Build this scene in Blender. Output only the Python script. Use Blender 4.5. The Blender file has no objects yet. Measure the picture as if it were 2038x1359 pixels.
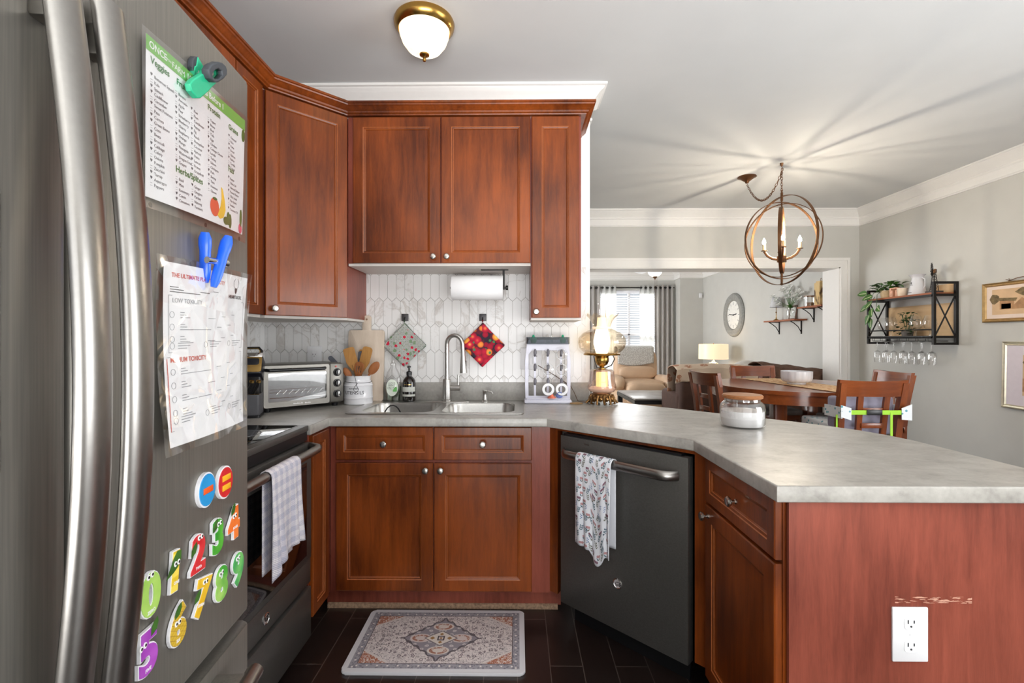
import bpy, bmesh, math, random
from mathutils import Matrix, Vector
random.seed(7)
PI = math.pi
SC = bpy.context.scene
COL = SC.collection

# ------------------------------------------------------------------ camera, world, light, exposure
cam_d = bpy.data.cameras.new('camera')
cam = bpy.data.objects.new('camera', cam_d); COL.objects.link(cam)
cam.location = (0, 0, 1.27)
cam.rotation_euler = (PI/2, 0, math.radians(.66))
cam_d.sensor_width = 36.0
cam_d.lens = 36.0 * 950 / 2038
cam_d.shift_y = -3.5 / 2038
cam_d.clip_start = .02
SC.camera = cam
SC.view_settings.view_transform = 'Standard'
SC.view_settings.look = 'None'
SC.view_settings.gamma = 1.0
SC.view_settings.use_curve_mapping = False
SC.view_settings.exposure = 0.26

world = bpy.data.worlds.new('sky'); SC.world = world
world.use_nodes = True
bg = world.node_tree.nodes['Background']
bg.inputs[0].default_value = (.86, .93, 1.0, 1); bg.inputs[1].default_value = .55

def area(name, loc, rot, sx, sy, power, color=(1, 1, 1), spread=PI):
    l = bpy.data.lights.new(name, 'AREA'); l.shape = 'RECTANGLE'; l.size = sx; l.size_y = sy
    l.energy = power; l.color = color; l.spread = spread
    o = bpy.data.objects.new(name, l); COL.objects.link(o); o.location = loc; o.rotation_euler = rot
    return o
# added fill lamps outside unseen openings, plus sky daylight for the living-room window
area('fill_behind_camera', (.9, -2.62, 1.25), (PI/2, 0, 0), 3.6, 2.2, 48, (.97, .985, 1.0))  # added fill lamp behind the camera, at an unseen door
area('ceiling_fill_up', (.9, -2.70, .25), (math.radians(158), 0, 0), 3.6, .9, 330, (1, .99, .97), 2.3)  # added lamp aimed upward from behind the camera to brighten the ceiling
area('fill_right_side', (3.98, .6, 1.35), (math.radians(100), 0, PI/2), 2.2, 1.5, 85, (.97, .985, 1.0))  # added fill lamp outside an unseen opening in the right wall
area('sky_over_living_window', (2.4, 12.2, 3.4), (math.radians(-58), 0, 0), 3.0, 2.6, 900, (.98, .99, 1.0))
area('fill_living_side', (-1.45, 7.8, 1.5), (math.radians(100), 0, -PI/2), 2.4, 1.6, 150, (.98, .99, 1.0))  # fill lamp at an unseen opening in the left living-room wall

# ------------------------------------------------------------------ node expression helpers
class X:
    def __init__(s, nt, k): s.nt = nt; s.k = k
    def m(s, op, *a):
        n = s.nt.nodes.new('ShaderNodeMath'); n.operation = op
        for i, v in enumerate((s,) + a):
            if isinstance(v, X): s.nt.links.new(v.k, n.inputs[i])
            else: n.inputs[i].default_value = v
        return X(s.nt, n.outputs[0])
    def __add__(s, o): return s.m('ADD', o)
    def __sub__(s, o): return s.m('SUBTRACT', o)
    def __mul__(s, o): return s.m('MULTIPLY', o)
    def __truediv__(s, o): return s.m('DIVIDE', o)
    def abs(s): return s.m('ABSOLUTE')
    def lt(s, o): return s.m('LESS_THAN', o)
    def gt(s, o): return s.m('GREATER_THAN', o)
    def mx(s, o): return s.m('MAXIMUM', o)
    def mn(s, o): return s.m('MINIMUM', o)
    def sin(s): return s.m('SINE')
    def fr(s): return s.m('FRACT')
    def inv(s): return X.c(s.nt, 1.0) - s
    @staticmethod
    def c(nt, v):
        n = nt.nodes.new('ShaderNodeValue'); n.outputs[0].default_value = v; return X(nt, n.outputs[0])

class Mt:
    def __init__(s, name, rough=.5, metal=0, **kw):
        s.mat = bpy.data.materials.new(name); s.mat.use_nodes = True
        s.nt = s.mat.node_tree; s.b = s.nt.nodes['Principled BSDF']
        s.b.inputs['Roughness'].default_value = rough; s.b.inputs['Metallic'].default_value = metal
        for k, v in kw.items():
            s.b.inputs[k.replace('_', ' ')].default_value = v
        n = s.nt.nodes.new('ShaderNodeTexCoord'); s.obj = n.outputs['Object']; s.gen = n.outputs['Generated']
        sp = s.nt.nodes.new('ShaderNodeSeparateXYZ'); s.nt.links.new(s.obj, sp.inputs[0])
        s.x, s.y, s.z = (X(s.nt, sp.outputs[i]) for i in range(3))
    def vec(s, x, y, z=0.0):
        n = s.nt.nodes.new('ShaderNodeCombineXYZ')
        for i, v in enumerate((x, y, z)):
            if isinstance(v, X): s.nt.links.new(v.k, n.inputs[i])
            else: n.inputs[i].default_value = v
        return n.outputs[0]
    def noise(s, scale, sc=(1, 1, 1), detail=3, dist=0, rough=.5):
        mp = s.nt.nodes.new('ShaderNodeMapping'); mp.inputs['Scale'].default_value = sc
        s.nt.links.new(s.obj, mp.inputs[0])
        n = s.nt.nodes.new('ShaderNodeTexNoise'); n.inputs['Scale'].default_value = scale
        n.inputs['Detail'].default_value = detail; n.inputs['Distortion'].default_value = dist
        n.inputs['Roughness'].default_value = rough
        s.nt.links.new(mp.outputs[0], n.inputs[0]); return X(s.nt, n.outputs[0])
    def voro(s, scale, vec=None, rnd=1.0):
        n = s.nt.nodes.new('ShaderNodeTexVoronoi'); n.inputs['Scale'].default_value = scale
        n.inputs['Randomness'].default_value = rnd
        s.nt.links.new(vec if vec is not None else s.obj, n.inputs['Vector'])
        sp = s.nt.nodes.new('ShaderNodeSeparateXYZ'); s.nt.links.new(n.outputs['Color'], sp.inputs[0])
        return X(s.nt, n.outputs['Distance']), X(s.nt, sp.outputs[0]), X(s.nt, sp.outputs[1])
    def ramp(s, f, stops):
        n = s.nt.nodes.new('ShaderNodeValToRGB'); s.nt.links.new(f.k, n.inputs[0])
        e = n.color_ramp.elements
        while len(e) < len(stops): e.new(.5)
        for el, (p, c) in zip(e, stops): el.position = p; el.color = (*c, 1)
        return n.outputs[0]
    def mix(s, f, a, b):
        n = s.nt.nodes.new('ShaderNodeMix'); n.data_type = 'RGBA'
        if isinstance(f, X): s.nt.links.new(f.k, n.inputs[0])
        else: n.inputs[0].default_value = f
        for i, v in ((6, a), (7, b)):
            if isinstance(v, tuple): n.inputs[i].default_value = (*v, 1)
            else: s.nt.links.new(v, n.inputs[i])
        return n.outputs[2]
    def col(s, c):
        if isinstance(c, tuple): s.b.inputs['Base Color'].default_value = (*c, 1)
        else: s.nt.links.new(c, s.b.inputs['Base Color'])
        return s
    def bump(s, f, strength=.2, dist=.01):
        n = s.nt.nodes.new('ShaderNodeBump'); n.inputs['Strength'].default_value = strength
        n.inputs['Distance'].default_value = dist
        s.nt.links.new(f.k, n.inputs['Height']); s.nt.links.new(n.outputs[0], s.b.inputs['Normal']); return s
    def rough(s, f, a, b):
        s.nt.links.new((f*(b-a)+a).k, s.b.inputs['Roughness']); return s

def S(r, g, b):
    f = lambda c: (c/255/12.92) if c/255 <= .04045 else ((c/255+.055)/1.055)**2.4
    return (f(r), f(g), f(b))
def plain(name, c, rough=.5, metal=0, nz=.06, scale=30, bump=0, **kw):
    m = Mt(name, rough, metal, **kw)
    n = m.noise(scale)
    lo = tuple(max(0, v*(1-nz)) for v in c); hi = tuple(min(1, v*(1+nz)) for v in c)
    m.col(m.ramp(n, [(.3, lo), (.7, hi)]))
    if bump: m.bump(n, bump, .004)
    return m.mat
def emis(name, c, e, strength, rough=.4):
    m = Mt(name, rough); m.col(c)
    m.b.inputs['Emission Color'].default_value = (*e, 1); m.b.inputs['Emission Strength'].default_value = strength
    return m.mat
def thin_glass(name, tint=(1, 1, 1), gloss=.12, rough=.02):
    m = bpy.data.materials.new(name); m.use_nodes = True; nt = m.node_tree
    for n in list(nt.nodes): nt.nodes.remove(n)
    o = nt.nodes.new('ShaderNodeOutputMaterial'); mx = nt.nodes.new('ShaderNodeMixShader')
    t = nt.nodes.new('ShaderNodeBsdfTransparent'); t.inputs[0].default_value = (*tint, 1)
    g = nt.nodes.new('ShaderNodeBsdfGlossy'); g.inputs['Roughness'].default_value = rough
    lw = nt.nodes.new('ShaderNodeLayerWeight'); lw.inputs[0].default_value = .35
    mm = nt.nodes.new('ShaderNodeMath'); mm.operation = 'MULTIPLY_ADD'; mm.inputs[1].default_value = .6; mm.inputs[2].default_value = gloss*.5
    nt.links.new(lw.outputs['Facing'], mm.inputs[0]); nt.links.new(mm.outputs[0], mx.inputs[0])
    nt.links.new(t.outputs[0], mx.inputs[1]); nt.links.new(g.outputs[0], mx.inputs[2]); nt.links.new(mx.outputs[0], o.inputs[0])
    return m
def wood(name, dark, light, rough=.32, axis='z', scale=7, coat=.35, contrast=(.3, .7)):
    m = Mt(name, rough, 0, Coat_Weight=coat, Coat_Roughness=.14, Specular_IOR_Level=.3)
    st = {'z': (6, 6, .55), 'x': (.55, 6, 6), 'y': (6, .55, 6)}[axis]
    a = m.noise(scale, st, 5, .6, .6); b = m.noise(3.2, (1, 1, .6), 2, .3); c = m.noise(60, st, 3, .2)
    f = a*.32 + b*.58 + c*.10
    mid = tuple((p+q)/2 for p, q in zip(dark, light))
    m.col(m.ramp(f, [(contrast[0], dark), (.5, mid), (contrast[1], light)]))
    m.bump(c, .04, .002)
    return m.mat

# ------------------------------------------------------------------ mesh builder
def zrot(v):   # matrix that turns +Z onto vector v
    return Vector((0, 0, 1)).rotation_difference(Vector(v).normalized()).to_matrix().to_4x4()
def frame(o, n):   # local x = right, y = outward normal n (2-D), z = up
    n = Vector((n[0], n[1], 0)).normalized(); r = Vector((-n.y, n.x, 0))
    m = Matrix.Identity(4)
    m.col[0][:3] = r; m.col[1][:3] = n; m.col[2][:3] = (0, 0, 1); m.col[3][:3] = o
    return m
def rrect(x0, x1, y0, y1, r, n=5):
    p = []
    for cx, cy, a0 in ((x1-r, y1-r, 0), (x0+r, y1-r, 90), (x0+r, y0+r, 180), (x1-r, y0+r, 270)):
        for i in range(n+1):
            a = math.radians(a0+90*i/n); p.append((cx+r*math.cos(a), cy+r*math.sin(a)))
    return p
def circ(cx, cy, rx, ry=None, n=20):
    ry = rx if ry is None else ry
    return [(cx+rx*math.cos(2*PI*i/n), cy+ry*math.sin(2*PI*i/n)) for i in range(n)]

class MB:
    def __init__(s, M=None): s.bm = bmesh.new(); s.M = M or Matrix.Identity(4); s.mi = 0
    def _v(s, p): return s.bm.verts.new(s.M @ Vector(p))
    def _f(s, vs):
        try: f = s.bm.faces.new(vs); f.material_index = s.mi; return f
        except ValueError: return None
    def box(s, x0, x1, y0, y1, z0, z1, bev=0, seg=2):
        v = [s._v((x, y, z)) for x in (x0, x1) for y in (y0, y1) for z in (z0, z1)]
        fs = [s._f([v[i] for i in q]) for q in ((0, 1, 3, 2), (4, 6, 7, 5), (0, 4, 5, 1), (2, 3, 7, 6), (0, 2, 6, 4), (1, 5, 7, 3))]
        if bev:
            es = list({e for f in fs for e in f.edges})
            bmesh.ops.bevel(s.bm, geom=es, offset=bev, segments=seg, profile=.5, affect='EDGES', material=s.mi if s.mi else -1)
        return s
    def cyl(s, p0, p1, r0, r1=None, seg=16, cap=True):
        p0, p1 = Vector(p0), Vector(p1); r1 = r0 if r1 is None else r1
        R = zrot(p1-p0); a, b = [], []
        for i in range(seg):
            t = 2*PI*i/seg; d = R @ Vector((math.cos(t), math.sin(t), 0))
            a.append(s._v(p0+d*r0)); b.append(s._v(p1+d*r1))
        for i in range(seg): s._f([a[i], a[(i+1) % seg], b[(i+1) % seg], b[i]])
        if cap: s._f(a[::-1]); s._f(b)
        return s
    def tube(s, pts, r, seg=8, closed=False, flat=None, cap=True):
        P = [Vector(p) for p in pts]; n = len(P); rings = []; up = None
        for i in range(n):
            if closed: t = P[(i+1) % n]-P[i-1]
            else: t = P[min(i+1, n-1)]-P[max(i-1, 0)]
            t.normalize()
            if up is None:
                up = Vector((0, 0, 1)) if abs(t.z) < .9 else Vector((1, 0, 0))
            up = (up-t*up.dot(t)).normalized(); q = t.cross(up)
            rr = r[i] if isinstance(r, (list, tuple)) else r
            ra, rb = (rr, rr*(flat or 1))
            rings.append([s._v(P[i]+up*ra*math.cos(2*PI*k/seg)+q*rb*math.sin(2*PI*k/seg)) for k in range(seg)])
        m = n if closed else n-1
        for i in range(m):
            a, b = rings[i], rings[(i+1) % n]
            for k in range(seg): s._f([a[k], a[(k+1) % seg], b[(k+1) % seg], b[k]])
        if not closed and cap: s._f(rings[0][::-1]); s._f(rings[-1])
        return s
    def lathe(s, prof, c=(0, 0, 0), seg=24, axis=(0, 0, 1), sx=1, sy=1, wave=None):
        c = Vector(c); R = zrot(axis); rings = []
        for r, z in prof:
            if r < 1e-6: rings.append([s._v(c+R @ Vector((0, 0, z)))]); continue
            ring = []
            for i in range(seg):
                t = 2*PI*i/seg; rr = r; zz = z
                if wave: rr, zz = wave(r, z, t)
                ring.append(s._v(c+R @ Vector((rr*math.cos(t)*sx, rr*math.sin(t)*sy, zz))))
            rings.append(ring)
        for a, b in zip(rings, rings[1:]):
            for i in range(seg):
                j = (i+1) % seg
                if len(a) == 1 and len(b) == 1: continue
                if len(a) == 1: s._f([a[0], b[j], b[i]][::-1])
                elif len(b) == 1: s._f([a[i], a[j], b[0]])
                else: s._f([a[i], a[j], b[j], b[i]])
        return s
    def ball(s, c, r, seg=14, rings=9):
        rx, ry, rz = (r, r, r) if not isinstance(r, tuple) else r
        c = Vector(c)
        R = []
        for k in range(rings+1):
            ph = PI*k/rings; z = -math.cos(ph); q = math.sin(ph)
            if k in (0, rings): R.append([s._v(c+Vector((0, 0, rz*z)))])
            else: R.append([s._v(c+Vector((rx*q*math.cos(2*PI*i/seg), ry*q*math.sin(2*PI*i/seg), rz*z))) for i in range(seg)])
        for a, b in zip(R, R[1:]):
            for i in range(seg):
                j = (i+1) % seg
                if len(a) == 1: s._f([a[0], b[j], b[i]])
                elif len(b) == 1: s._f([a[i], a[j], b[0]])
                else: s._f([a[i], a[j], b[j], b[i]])
        return s
    def prism(s, poly, z0, z1, bev=0):   # polygon in local xy
        a = [s._v((x, y, z0)) for x, y in poly]; b = [s._v((x, y, z1)) for x, y in poly]; n = len(poly)
        fs = [s._f(a[::-1]), s._f(b)]
        for i in range(n): fs.append(s._f([a[i], a[(i+1) % n], b[(i+1) % n], b[i]]))
        if bev:
            es = list({e for f in fs[:2] for e in f.edges})
            bmesh.ops.bevel(s.bm, geom=es, offset=bev, segments=2, profile=.5, affect='EDGES')
        return s
    def plate(s, poly, y0, y1, bev=0):   # polygon in local xz, extruded along y
        M = s.M; s.M = M @ Matrix(((1, 0, 0, 0), (0, 0, 1, 0), (0, 1, 0, 0), (0, 0, 0, 1)))
        s.prism(poly, y0, y1, bev); s.M = M; return s
    def grid(s, fn, nu, nv):
        V = [[s._v(fn(i/nu, j/nv)) for j in range(nv+1)] for i in range(nu+1)]
        for i in range(nu):
            for j in range(nv): s._f([V[i][j], V[i+1][j], V[i+1][j+1], V[i][j+1]])
        return s
    def rings(s, loops, mats=None, cap0=True, cap1=True):
        L = [[s._v(p) for p in lp] for lp in loops]; n = len(L[0])
        if cap0: s._f(L[0][::-1])
        for k, (a, b) in enumerate(zip(L, L[1:])):
            if mats: s.mi = mats[k]
            for i in range(n): s._f([a[i], a[(i+1) % n], b[(i+1) % n], b[i]])
        s.mi = 0
        if cap1: s._f(L[-1])
        return s
    def sweep(s, path, prof, closed=False):   # prof (outward to the right of travel, z)
        n = len(path); L = []
        for i in range(n):
            p = Vector(path[i])
            def nrm(a, b):
                d = (Vector(path[b % n])-Vector(path[a % n])).normalized(); return Vector((d.y, -d.x))
            if closed: n0, n1 = nrm(i-1, i), nrm(i, i+1)
            else: n0 = nrm(max(i-1, 0), max(i, 1)); n1 = nrm(min(i, n-2), min(i+1, n-1))
            m = (n0+n1); m = m/max(m.dot(n0), .2)
            L.append([s._v((p.x+m.x*o, p.y+m.y*o, z)) for o, z in prof])
        k = len(prof)
        for i in range(n if closed else n-1):
            a, b = L[i], L[(i+1) % n]
            for j in range(k): s._f([a[j], b[j], b[(j+1) % k], a[(j+1) % k]])
        if not closed: s._f(L[0]); s._f(L[-1][::-1])
        return s
    def mesh(s, me, M):
        t = bmesh.new(); t.from_mesh(me); t.transform(s.M @ M)
        vs = [s.bm.verts.new(v.co) for v in t.verts]; t.verts.index_update()
        for f in t.faces: s._f([vs[v.index] for v in f.verts])
        t.free(); return s
    def text(s, txt, size, M, ext=.0002, off=0, align='LEFT', bev=0):
        s.mesh(text_mesh(txt, size, ext, off, align, bev), M); return s
    def loops(s, lps, ext, M=None, bev=0):   # filled outline with holes, +-ext thick
        s.mesh(fill_mesh(lps, ext, bev), M or Matrix.Identity(4)); return s
    def warp(s, fn):
        for v in s.bm.verts: v.co = fn(v.co)
        return s
    def build(s, name, mats, parent=None, world=False, smooth=True, weld=False, solid=0, sub=0):
        if weld: bmesh.ops.remove_doubles(s.bm, verts=s.bm.verts, dist=1e-5)
        bmesh.ops.recalc_face_normals(s.bm, faces=s.bm.faces)
        if smooth:
            s.bm.normal_update()
            for f in s.bm.faces: f.smooth = True
            for e in s.bm.edges:
                if len(e.link_faces) == 2 and e.calc_face_angle(0) > math.radians(38): e.smooth = False
        if parent is not None and world: s.bm.transform(WM[parent.name].inverted())
        me = bpy.data.meshes.new(name); s.bm.to_mesh(me); s.bm.free()
        for m in (mats if isinstance(mats, (list, tuple)) else [mats]): me.materials.append(m)
        o = bpy.data.objects.new(name, me); COL.objects.link(o)
        if parent is not None: o.parent = parent; WM[o.name] = WM[parent.name]
        else: WM[o.name] = Matrix.Identity(4)
        if solid:
            md = o.modifiers.new('thickness', 'SOLIDIFY'); md.thickness = solid; md.offset = 0
        if sub:
            md = o.modifiers.new('smooth', 'SUBSURF'); md.levels = sub; md.render_levels = sub
        return o
WM = {}
_tc = {}
def _eval(cu):
    o = bpy.data.objects.new('tmp', cu); COL.objects.link(o)
    dg = bpy.context.evaluated_depsgraph_get(); dg.update()
    me = bpy.data.meshes.new_from_object(o.evaluated_get(dg))
    bpy.data.objects.remove(o); return me
def text_mesh(txt, size, ext, off, align, bev):
    k = (txt, size, ext, off, align, bev)
    if k not in _tc:
        cu = bpy.data.curves.new('t', 'FONT'); cu.body = txt; cu.size = size; cu.extrude = ext; cu.offset = off
        cu.align_x = align; cu.resolution_u = 2 if size < .03 else 5; cu.bevel_depth = bev
        _tc[k] = _eval(cu)
    return _tc[k]
def fill_mesh(lps, ext, bev=0):
    cu = bpy.data.curves.new('c', 'CURVE'); cu.dimensions = '2D'; cu.fill_mode = 'BOTH'; cu.extrude = ext
    cu.bevel_depth = bev; cu.bevel_resolution = 2; cu.offset = -bev
    for lp in lps:
        sp = cu.splines.new('POLY'); sp.points.add(len(lp)-1); sp.use_cyclic_u = True
        for p, q in zip(sp.points, lp): p.co = (q[0], q[1], 0, 1)
    return _eval(cu)

def thing(name, label, cat, loc=(0, 0, 0), rz=0, group=None):
    o = bpy.data.objects.new(name, None); COL.objects.link(o); o.empty_display_size = .05
    o.location = loc; o.rotation_euler = (0, 0, rz); o['label'] = label; o['category'] = cat
    if group: o['group'] = group
    WM[o.name] = Matrix.Translation(loc) @ Matrix.Rotation(rz, 4, 'Z')
    return o
def tag(o, label, cat, group=None, kind=None):
    o['label'] = label; o['category'] = cat
    if group: o['group'] = group
    if kind: o['kind'] = kind
    return o
def struct(o): o['kind'] = 'structure'; return o
def dup(root, loc, rz, label, group=None):
    r = root.copy(); COL.objects.link(r); r.location = loc; r.rotation_euler = (0, 0, rz); r['label'] = label
    if group: r['group'] = group
    def rec(a, b):
        for ch in list(a.children):
            c = ch.copy(); COL.objects.link(c); c.parent = b; rec(ch, c)
    rec(root, r); return r
def vert_frame(o, right, up):   # text/print plane: x=right, y=up, z=normal
    r = Vector(right).normalized(); u = Vector(up).normalized(); n = r.cross(u)
    m = Matrix.Identity(4); m.col[0][:3] = r; m.col[1][:3] = u; m.col[2][:3] = n; m.col[3][:3] = o
    return m

# ------------------------------------------------------------------ materials
M_ceil = plain('ceiling_paint', S(212, 213, 213), .9, nz=.015, scale=4)
M_wall = plain('wall_paint', S(200, 199, 194), .85, nz=.02, scale=6)
M_trim = plain('white_trim_paint', S(236, 234, 231), .45, nz=.01)
M_white = plain('white_plastic', S(238, 238, 240), .3, nz=.01)
M_wood = wood('cherry_stained_maple', S(80, 34, 11), S(152, 74, 25), contrast=(.36, .64), coat=.22)
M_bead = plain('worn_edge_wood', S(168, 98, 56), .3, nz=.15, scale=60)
M_lam = wood('rosy_cherry_laminate', S(98, 45, 33), S(158, 82, 64), .38, contrast=(.34, .66), coat=.15)
M_under = plain('pale_cabinet_underside', S(214, 208, 202), .6, nz=.02)
M_steel = plain('brushed_steel', S(190, 188, 184), .3, 1, nz=.05, scale=120)
M_hsteel = plain('handle_steel', S(156, 153, 149), .3, 1, nz=.03, scale=120)
M_chrome = plain('bright_metal', S(215, 214, 212), .12, 1, nz=.01)
M_nickel = plain('satin_nickel', S(186, 182, 176), .24, 1, nz=.02)
def slate_():
    m = Mt('slate_metal', .36, .5)
    n = m.noise(260, (1, 1, .02), 2); m.col(m.ramp(n, [(.3, S(118, 115, 109)), (.7, S(132, 128, 121))])); m.rough(n, .32, .42)
    return m.mat
M_slate = slate_()
def slated_():
    m = Mt('dark_slate_metal', .34, .4)
    n = m.noise(200, (.02, 1, 1), 2); m.col(m.ramp(n, [(.3, S(84, 82, 79)), (.7, S(93, 91, 88))])); m.rough(n, .28, .38)
    return m.mat
M_slated = slated_()
M_black = plain('black_plastic', S(22, 22, 24), .35, nz=.05)
M_blackg = plain('black_glass', S(10, 10, 12), .06, nz=.01, Coat_Weight=.5)
M_blackmet = plain('black_metal', S(38, 36, 35), .4, .6, nz=.05)
M_brass = plain('antique_brass', S(176, 138, 72), .25, 1, nz=.08)
M_gold = plain('gold_metal', S(214, 178, 110), .25, 1, nz=.04)
M_bronze = plain('aged_bronze', S(112, 78, 52), .4, .85, nz=.2, scale=14)
def counter_():
    m = Mt('concrete_laminate', .3, 0, Coat_Weight=.12, Coat_Roughness=.25)
    a = m.noise(9, (1, 1.6, 1), 6, .5, .6); b = m.noise(70, (1, 1, 1), 4); f = a*.72+b*.28
    m.col(m.ramp(f, [(.28, S(128, 125, 120)), (.46, S(160, 157, 151)), (.62, S(176, 173, 167)), (.8, S(196, 193, 188))]))
    return m.mat
M_counter = counter_()
def tile_():
    m = Mt('marble_tile', .14, 0, Coat_Weight=.3)
    a = m.noise(5.5, (1, 1, .75), 6, 1.6, .6); v = (a-.5).abs()
    at = m.nt.nodes.new('ShaderNodeAttribute'); at.attribute_name = 'tone'
    r = X(m.nt, at.outputs['Fac'])
    off = m.noise(3.0, (1, 1, 1), 4)
    vein = (v+r*.05).lt(.012)*off.gt(.5)
    c = m.ramp(off*.6+r*.4, [(.2, S(226, 224, 223)), (.8, S(242, 241, 240))])
    soft = m.ramp(v*3.0+r*.35, [(0, S(196, 190, 184)), (.2, S(236, 235, 234)), (1, S(238, 237, 236))])
    m.col(m.mix(.8, c, soft)); return m.mat
M_tile = tile_()
M_grout = plain('grey_grout', S(168, 164, 158), .9)
def floor_():
    m = Mt('dark_plank_floor', .3, 0, Coat_Weight=.2)
    br = m.nt.nodes.new('ShaderNodeTexBrick')
    m.nt.links.new(m.vec(m.y, m.x, 0.0), br.inputs['Vector'])
    br.inputs['Scale'].default_value = 1.0; br.inputs['Brick Width'].default_value = .62; br.inputs['Row Height'].default_value = .127
    br.inputs['Mortar Size'].default_value = .0018; br.inputs['Color1'].default_value = (*S(34, 25, 23), 1)
    br.inputs['Color2'].default_value = (*S(46, 35, 31), 1); br.inputs['Mortar'].default_value = (*S(96, 86, 80), 1)
    g = m.noise(14, (8, .6, 1), 4)
    m.col(m.mix(g*.35, br.outputs['Color'], S(26, 18, 16))); m.bump(g, .05, .002); return m.mat
M_floor = floor_()
M_carpet = plain('beige_carpet', S(178, 166, 150), .95, nz=.12, scale=200)
M_glass = thin_glass('clear_glass')
M_amber = thin_glass('pale_amber_glass', S(250, 226, 190), .22)
M_wind = thin_glass('window_glass', (1, 1, 1), .05)
M_ctext = plain('dark_print', S(52, 52, 56), .6)
M_gtext = plain('green_print', S(58, 122, 60), .6)
M_redtext = plain('red_print', S(204, 92, 78), .6)
M_paper = plain('white_paper', S(238, 238, 240), .5, nz=.01)
M_cushion = plain('grey_cushion', S(120, 112, 106), .9, nz=.1)
M_leafg = plain('leaf_green', S(62, 106, 40), .45, nz=.35, scale=25)
M_leafd = plain('dark_leaf_green', S(48, 84, 36), .45, nz=.3, scale=25)
# ================================================================== THE SETTING
def sbox(name, mat, *b, **k): return struct(MB().box(*b, **k).build(name, mat, smooth=False))
XL, XR, YK, YD, YB, ZC = -1.5, 3.87, 2.81, 5.45, -2.5, 2.74
sbox('floor', M_floor, -1.62, 3.99, YB-.12, 5.72, -.06, 0)
f2 = sbox('floor', M_carpet, -1.42, 3.99, 5.72, 10.47, -.06, 0)
sbox('ceiling', M_ceil, -1.62, 3.99, YB-.12, 10.47, ZC, ZC+.08)
sbox('wall_left', M_wall, XL-.12, XL, YB, YD, 0, ZC)
sbox('wall_kitchen', M_wall, XL, .42, YK, YK+.12, 0, ZC)
w = MB()      # right wall: added window opening out of view, between Y -.5 and 1.7
w.box(XR, XR+.12, YB, -.5, 0, ZC).box(XR, XR+.12, 1.7, 10.35, 0, ZC).box(XR, XR+.12, -.5, 1.7, 0, .7).box(XR, XR+.12, -.5, 1.7, 2.2, ZC)
struct(w.build('wall_right', M_wall, smooth=False))
w = MB(); w.box(XL, -.9, YB-.12, YB, 0, ZC).box(2.7, XR+.12, YB-.12, YB, 0, ZC).box(-.9, 2.7, YB-.12, YB, 2.35, ZC)
struct(w.build('wall_behind', M_wall, smooth=False))
w = MB(); w.box(XL, .6, YD, 5.72, 0, ZC).box(.6, 3.65, YD, 5.72, 2.09, ZC).box(3.65, XR, YD, 5.72, 0, ZC)
struct(w.build('wall_dining', M_wall, smooth=False))
w = MB(); w.box(-1.42, -1.3, 5.72, 6.6, 0, ZC).box(-1.42, -1.3, 9.0, 10.35, 0, ZC).box(-1.42, -1.3, 6.6, 9.0, 0, .7).box(-1.42, -1.3, 6.6, 9.0, 2.3, ZC)
struct(w.build('wall_living_left', M_wall, smooth=False))
w = MB(); w.box(-1.42, 1.72, 10.35, 10.47, 0, ZC).box(3.12, 3.99, 10.35, 10.47, 0, ZC).box(1.72, 3.12, 10.35, 10.47, 2.35, ZC).box(1.72, 3.12, 10.35, 10.47, 0, .42)
w.box(3.39, 3.87, 10.0, 10.35, 0, ZC)
struct(w.build('wall_living_back', M_wall, smooth=False))

crown = [(0, 2.552), (.014, 2.552), (.018, 2.558), (.014, 2.566), (.008, 2.572), (.008, 2.632), (.014, 2.638), (.02, 2.644), (.02, 2.652), (.014, 2.656),
         (.03, 2.672), (.055, 2.70), (.074, 2.712), (.08, 2.722), (.092, 2.726), (.092, 2.7395), (0, 2.7395)]
struct(MB().sweep([(XL, YB), (XL, YK), (.42, YK), (.42, YK+.12), (XL, YK+.12), (XL, YD), (XR, YD), (XR, YB)], crown, True).build('trim_1', M_trim))
struct(MB().sweep([(-1.3, 5.72), (-1.3, 10.35), (3.39, 10.35), (3.39, 10.0), (XR, 10.0), (XR, 5.72)], crown, True).build('trim_2', M_trim))
base = [(0, 0), (.014, 0), (.014, .1), (.008, .118), (0, .12)]
struct(MB().sweep([(3.74, YD), (XR, YD), (XR, YB)], base).build('baseboard_right', M_trim))
struct(MB().sweep([(-1.3, 5.72), (-1.3, 10.35), (3.39, 10.35), (3.39, 10.0), (XR, 10.0), (XR, 5.74)], base).build('baseboard_living', M_trim))
# cased opening between dining and living room
m = MB()
for yy, s in ((YD, -1), (5.72, 1)):
    a, b = sorted((yy, yy+s*.018)); c, d = sorted((yy, yy+s*.028))
    m.box(3.65, 3.745, a, b, 0, 2.09).box(.51, .6, a, b, 0, 2.09).box(.51, 3.745, a, b, 2.09, 2.18)
    m.box(3.72, 3.75, c, d, 0, 2.165).box(.5, 3.75, c, d, 2.165, 2.195).box(3.646, 3.664, c, d, 0, 2.082, .003)
m.box(3.635, 3.65, YD-.01, 5.73, 0, 2.09).box(.6, .615, YD-.01, 5.73, 0, 2.09).box(.6, 3.65, YD-.01, 5.73, 2.078, 2.09)
struct(m.build('trim_3', M_trim))
# painted corner post that ends the kitchen wall
struct(MB().box(.3, .4245, YK-.006, YK-.0005, .9, 2.55).build('trim_4', M_trim, smooth=False))

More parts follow.
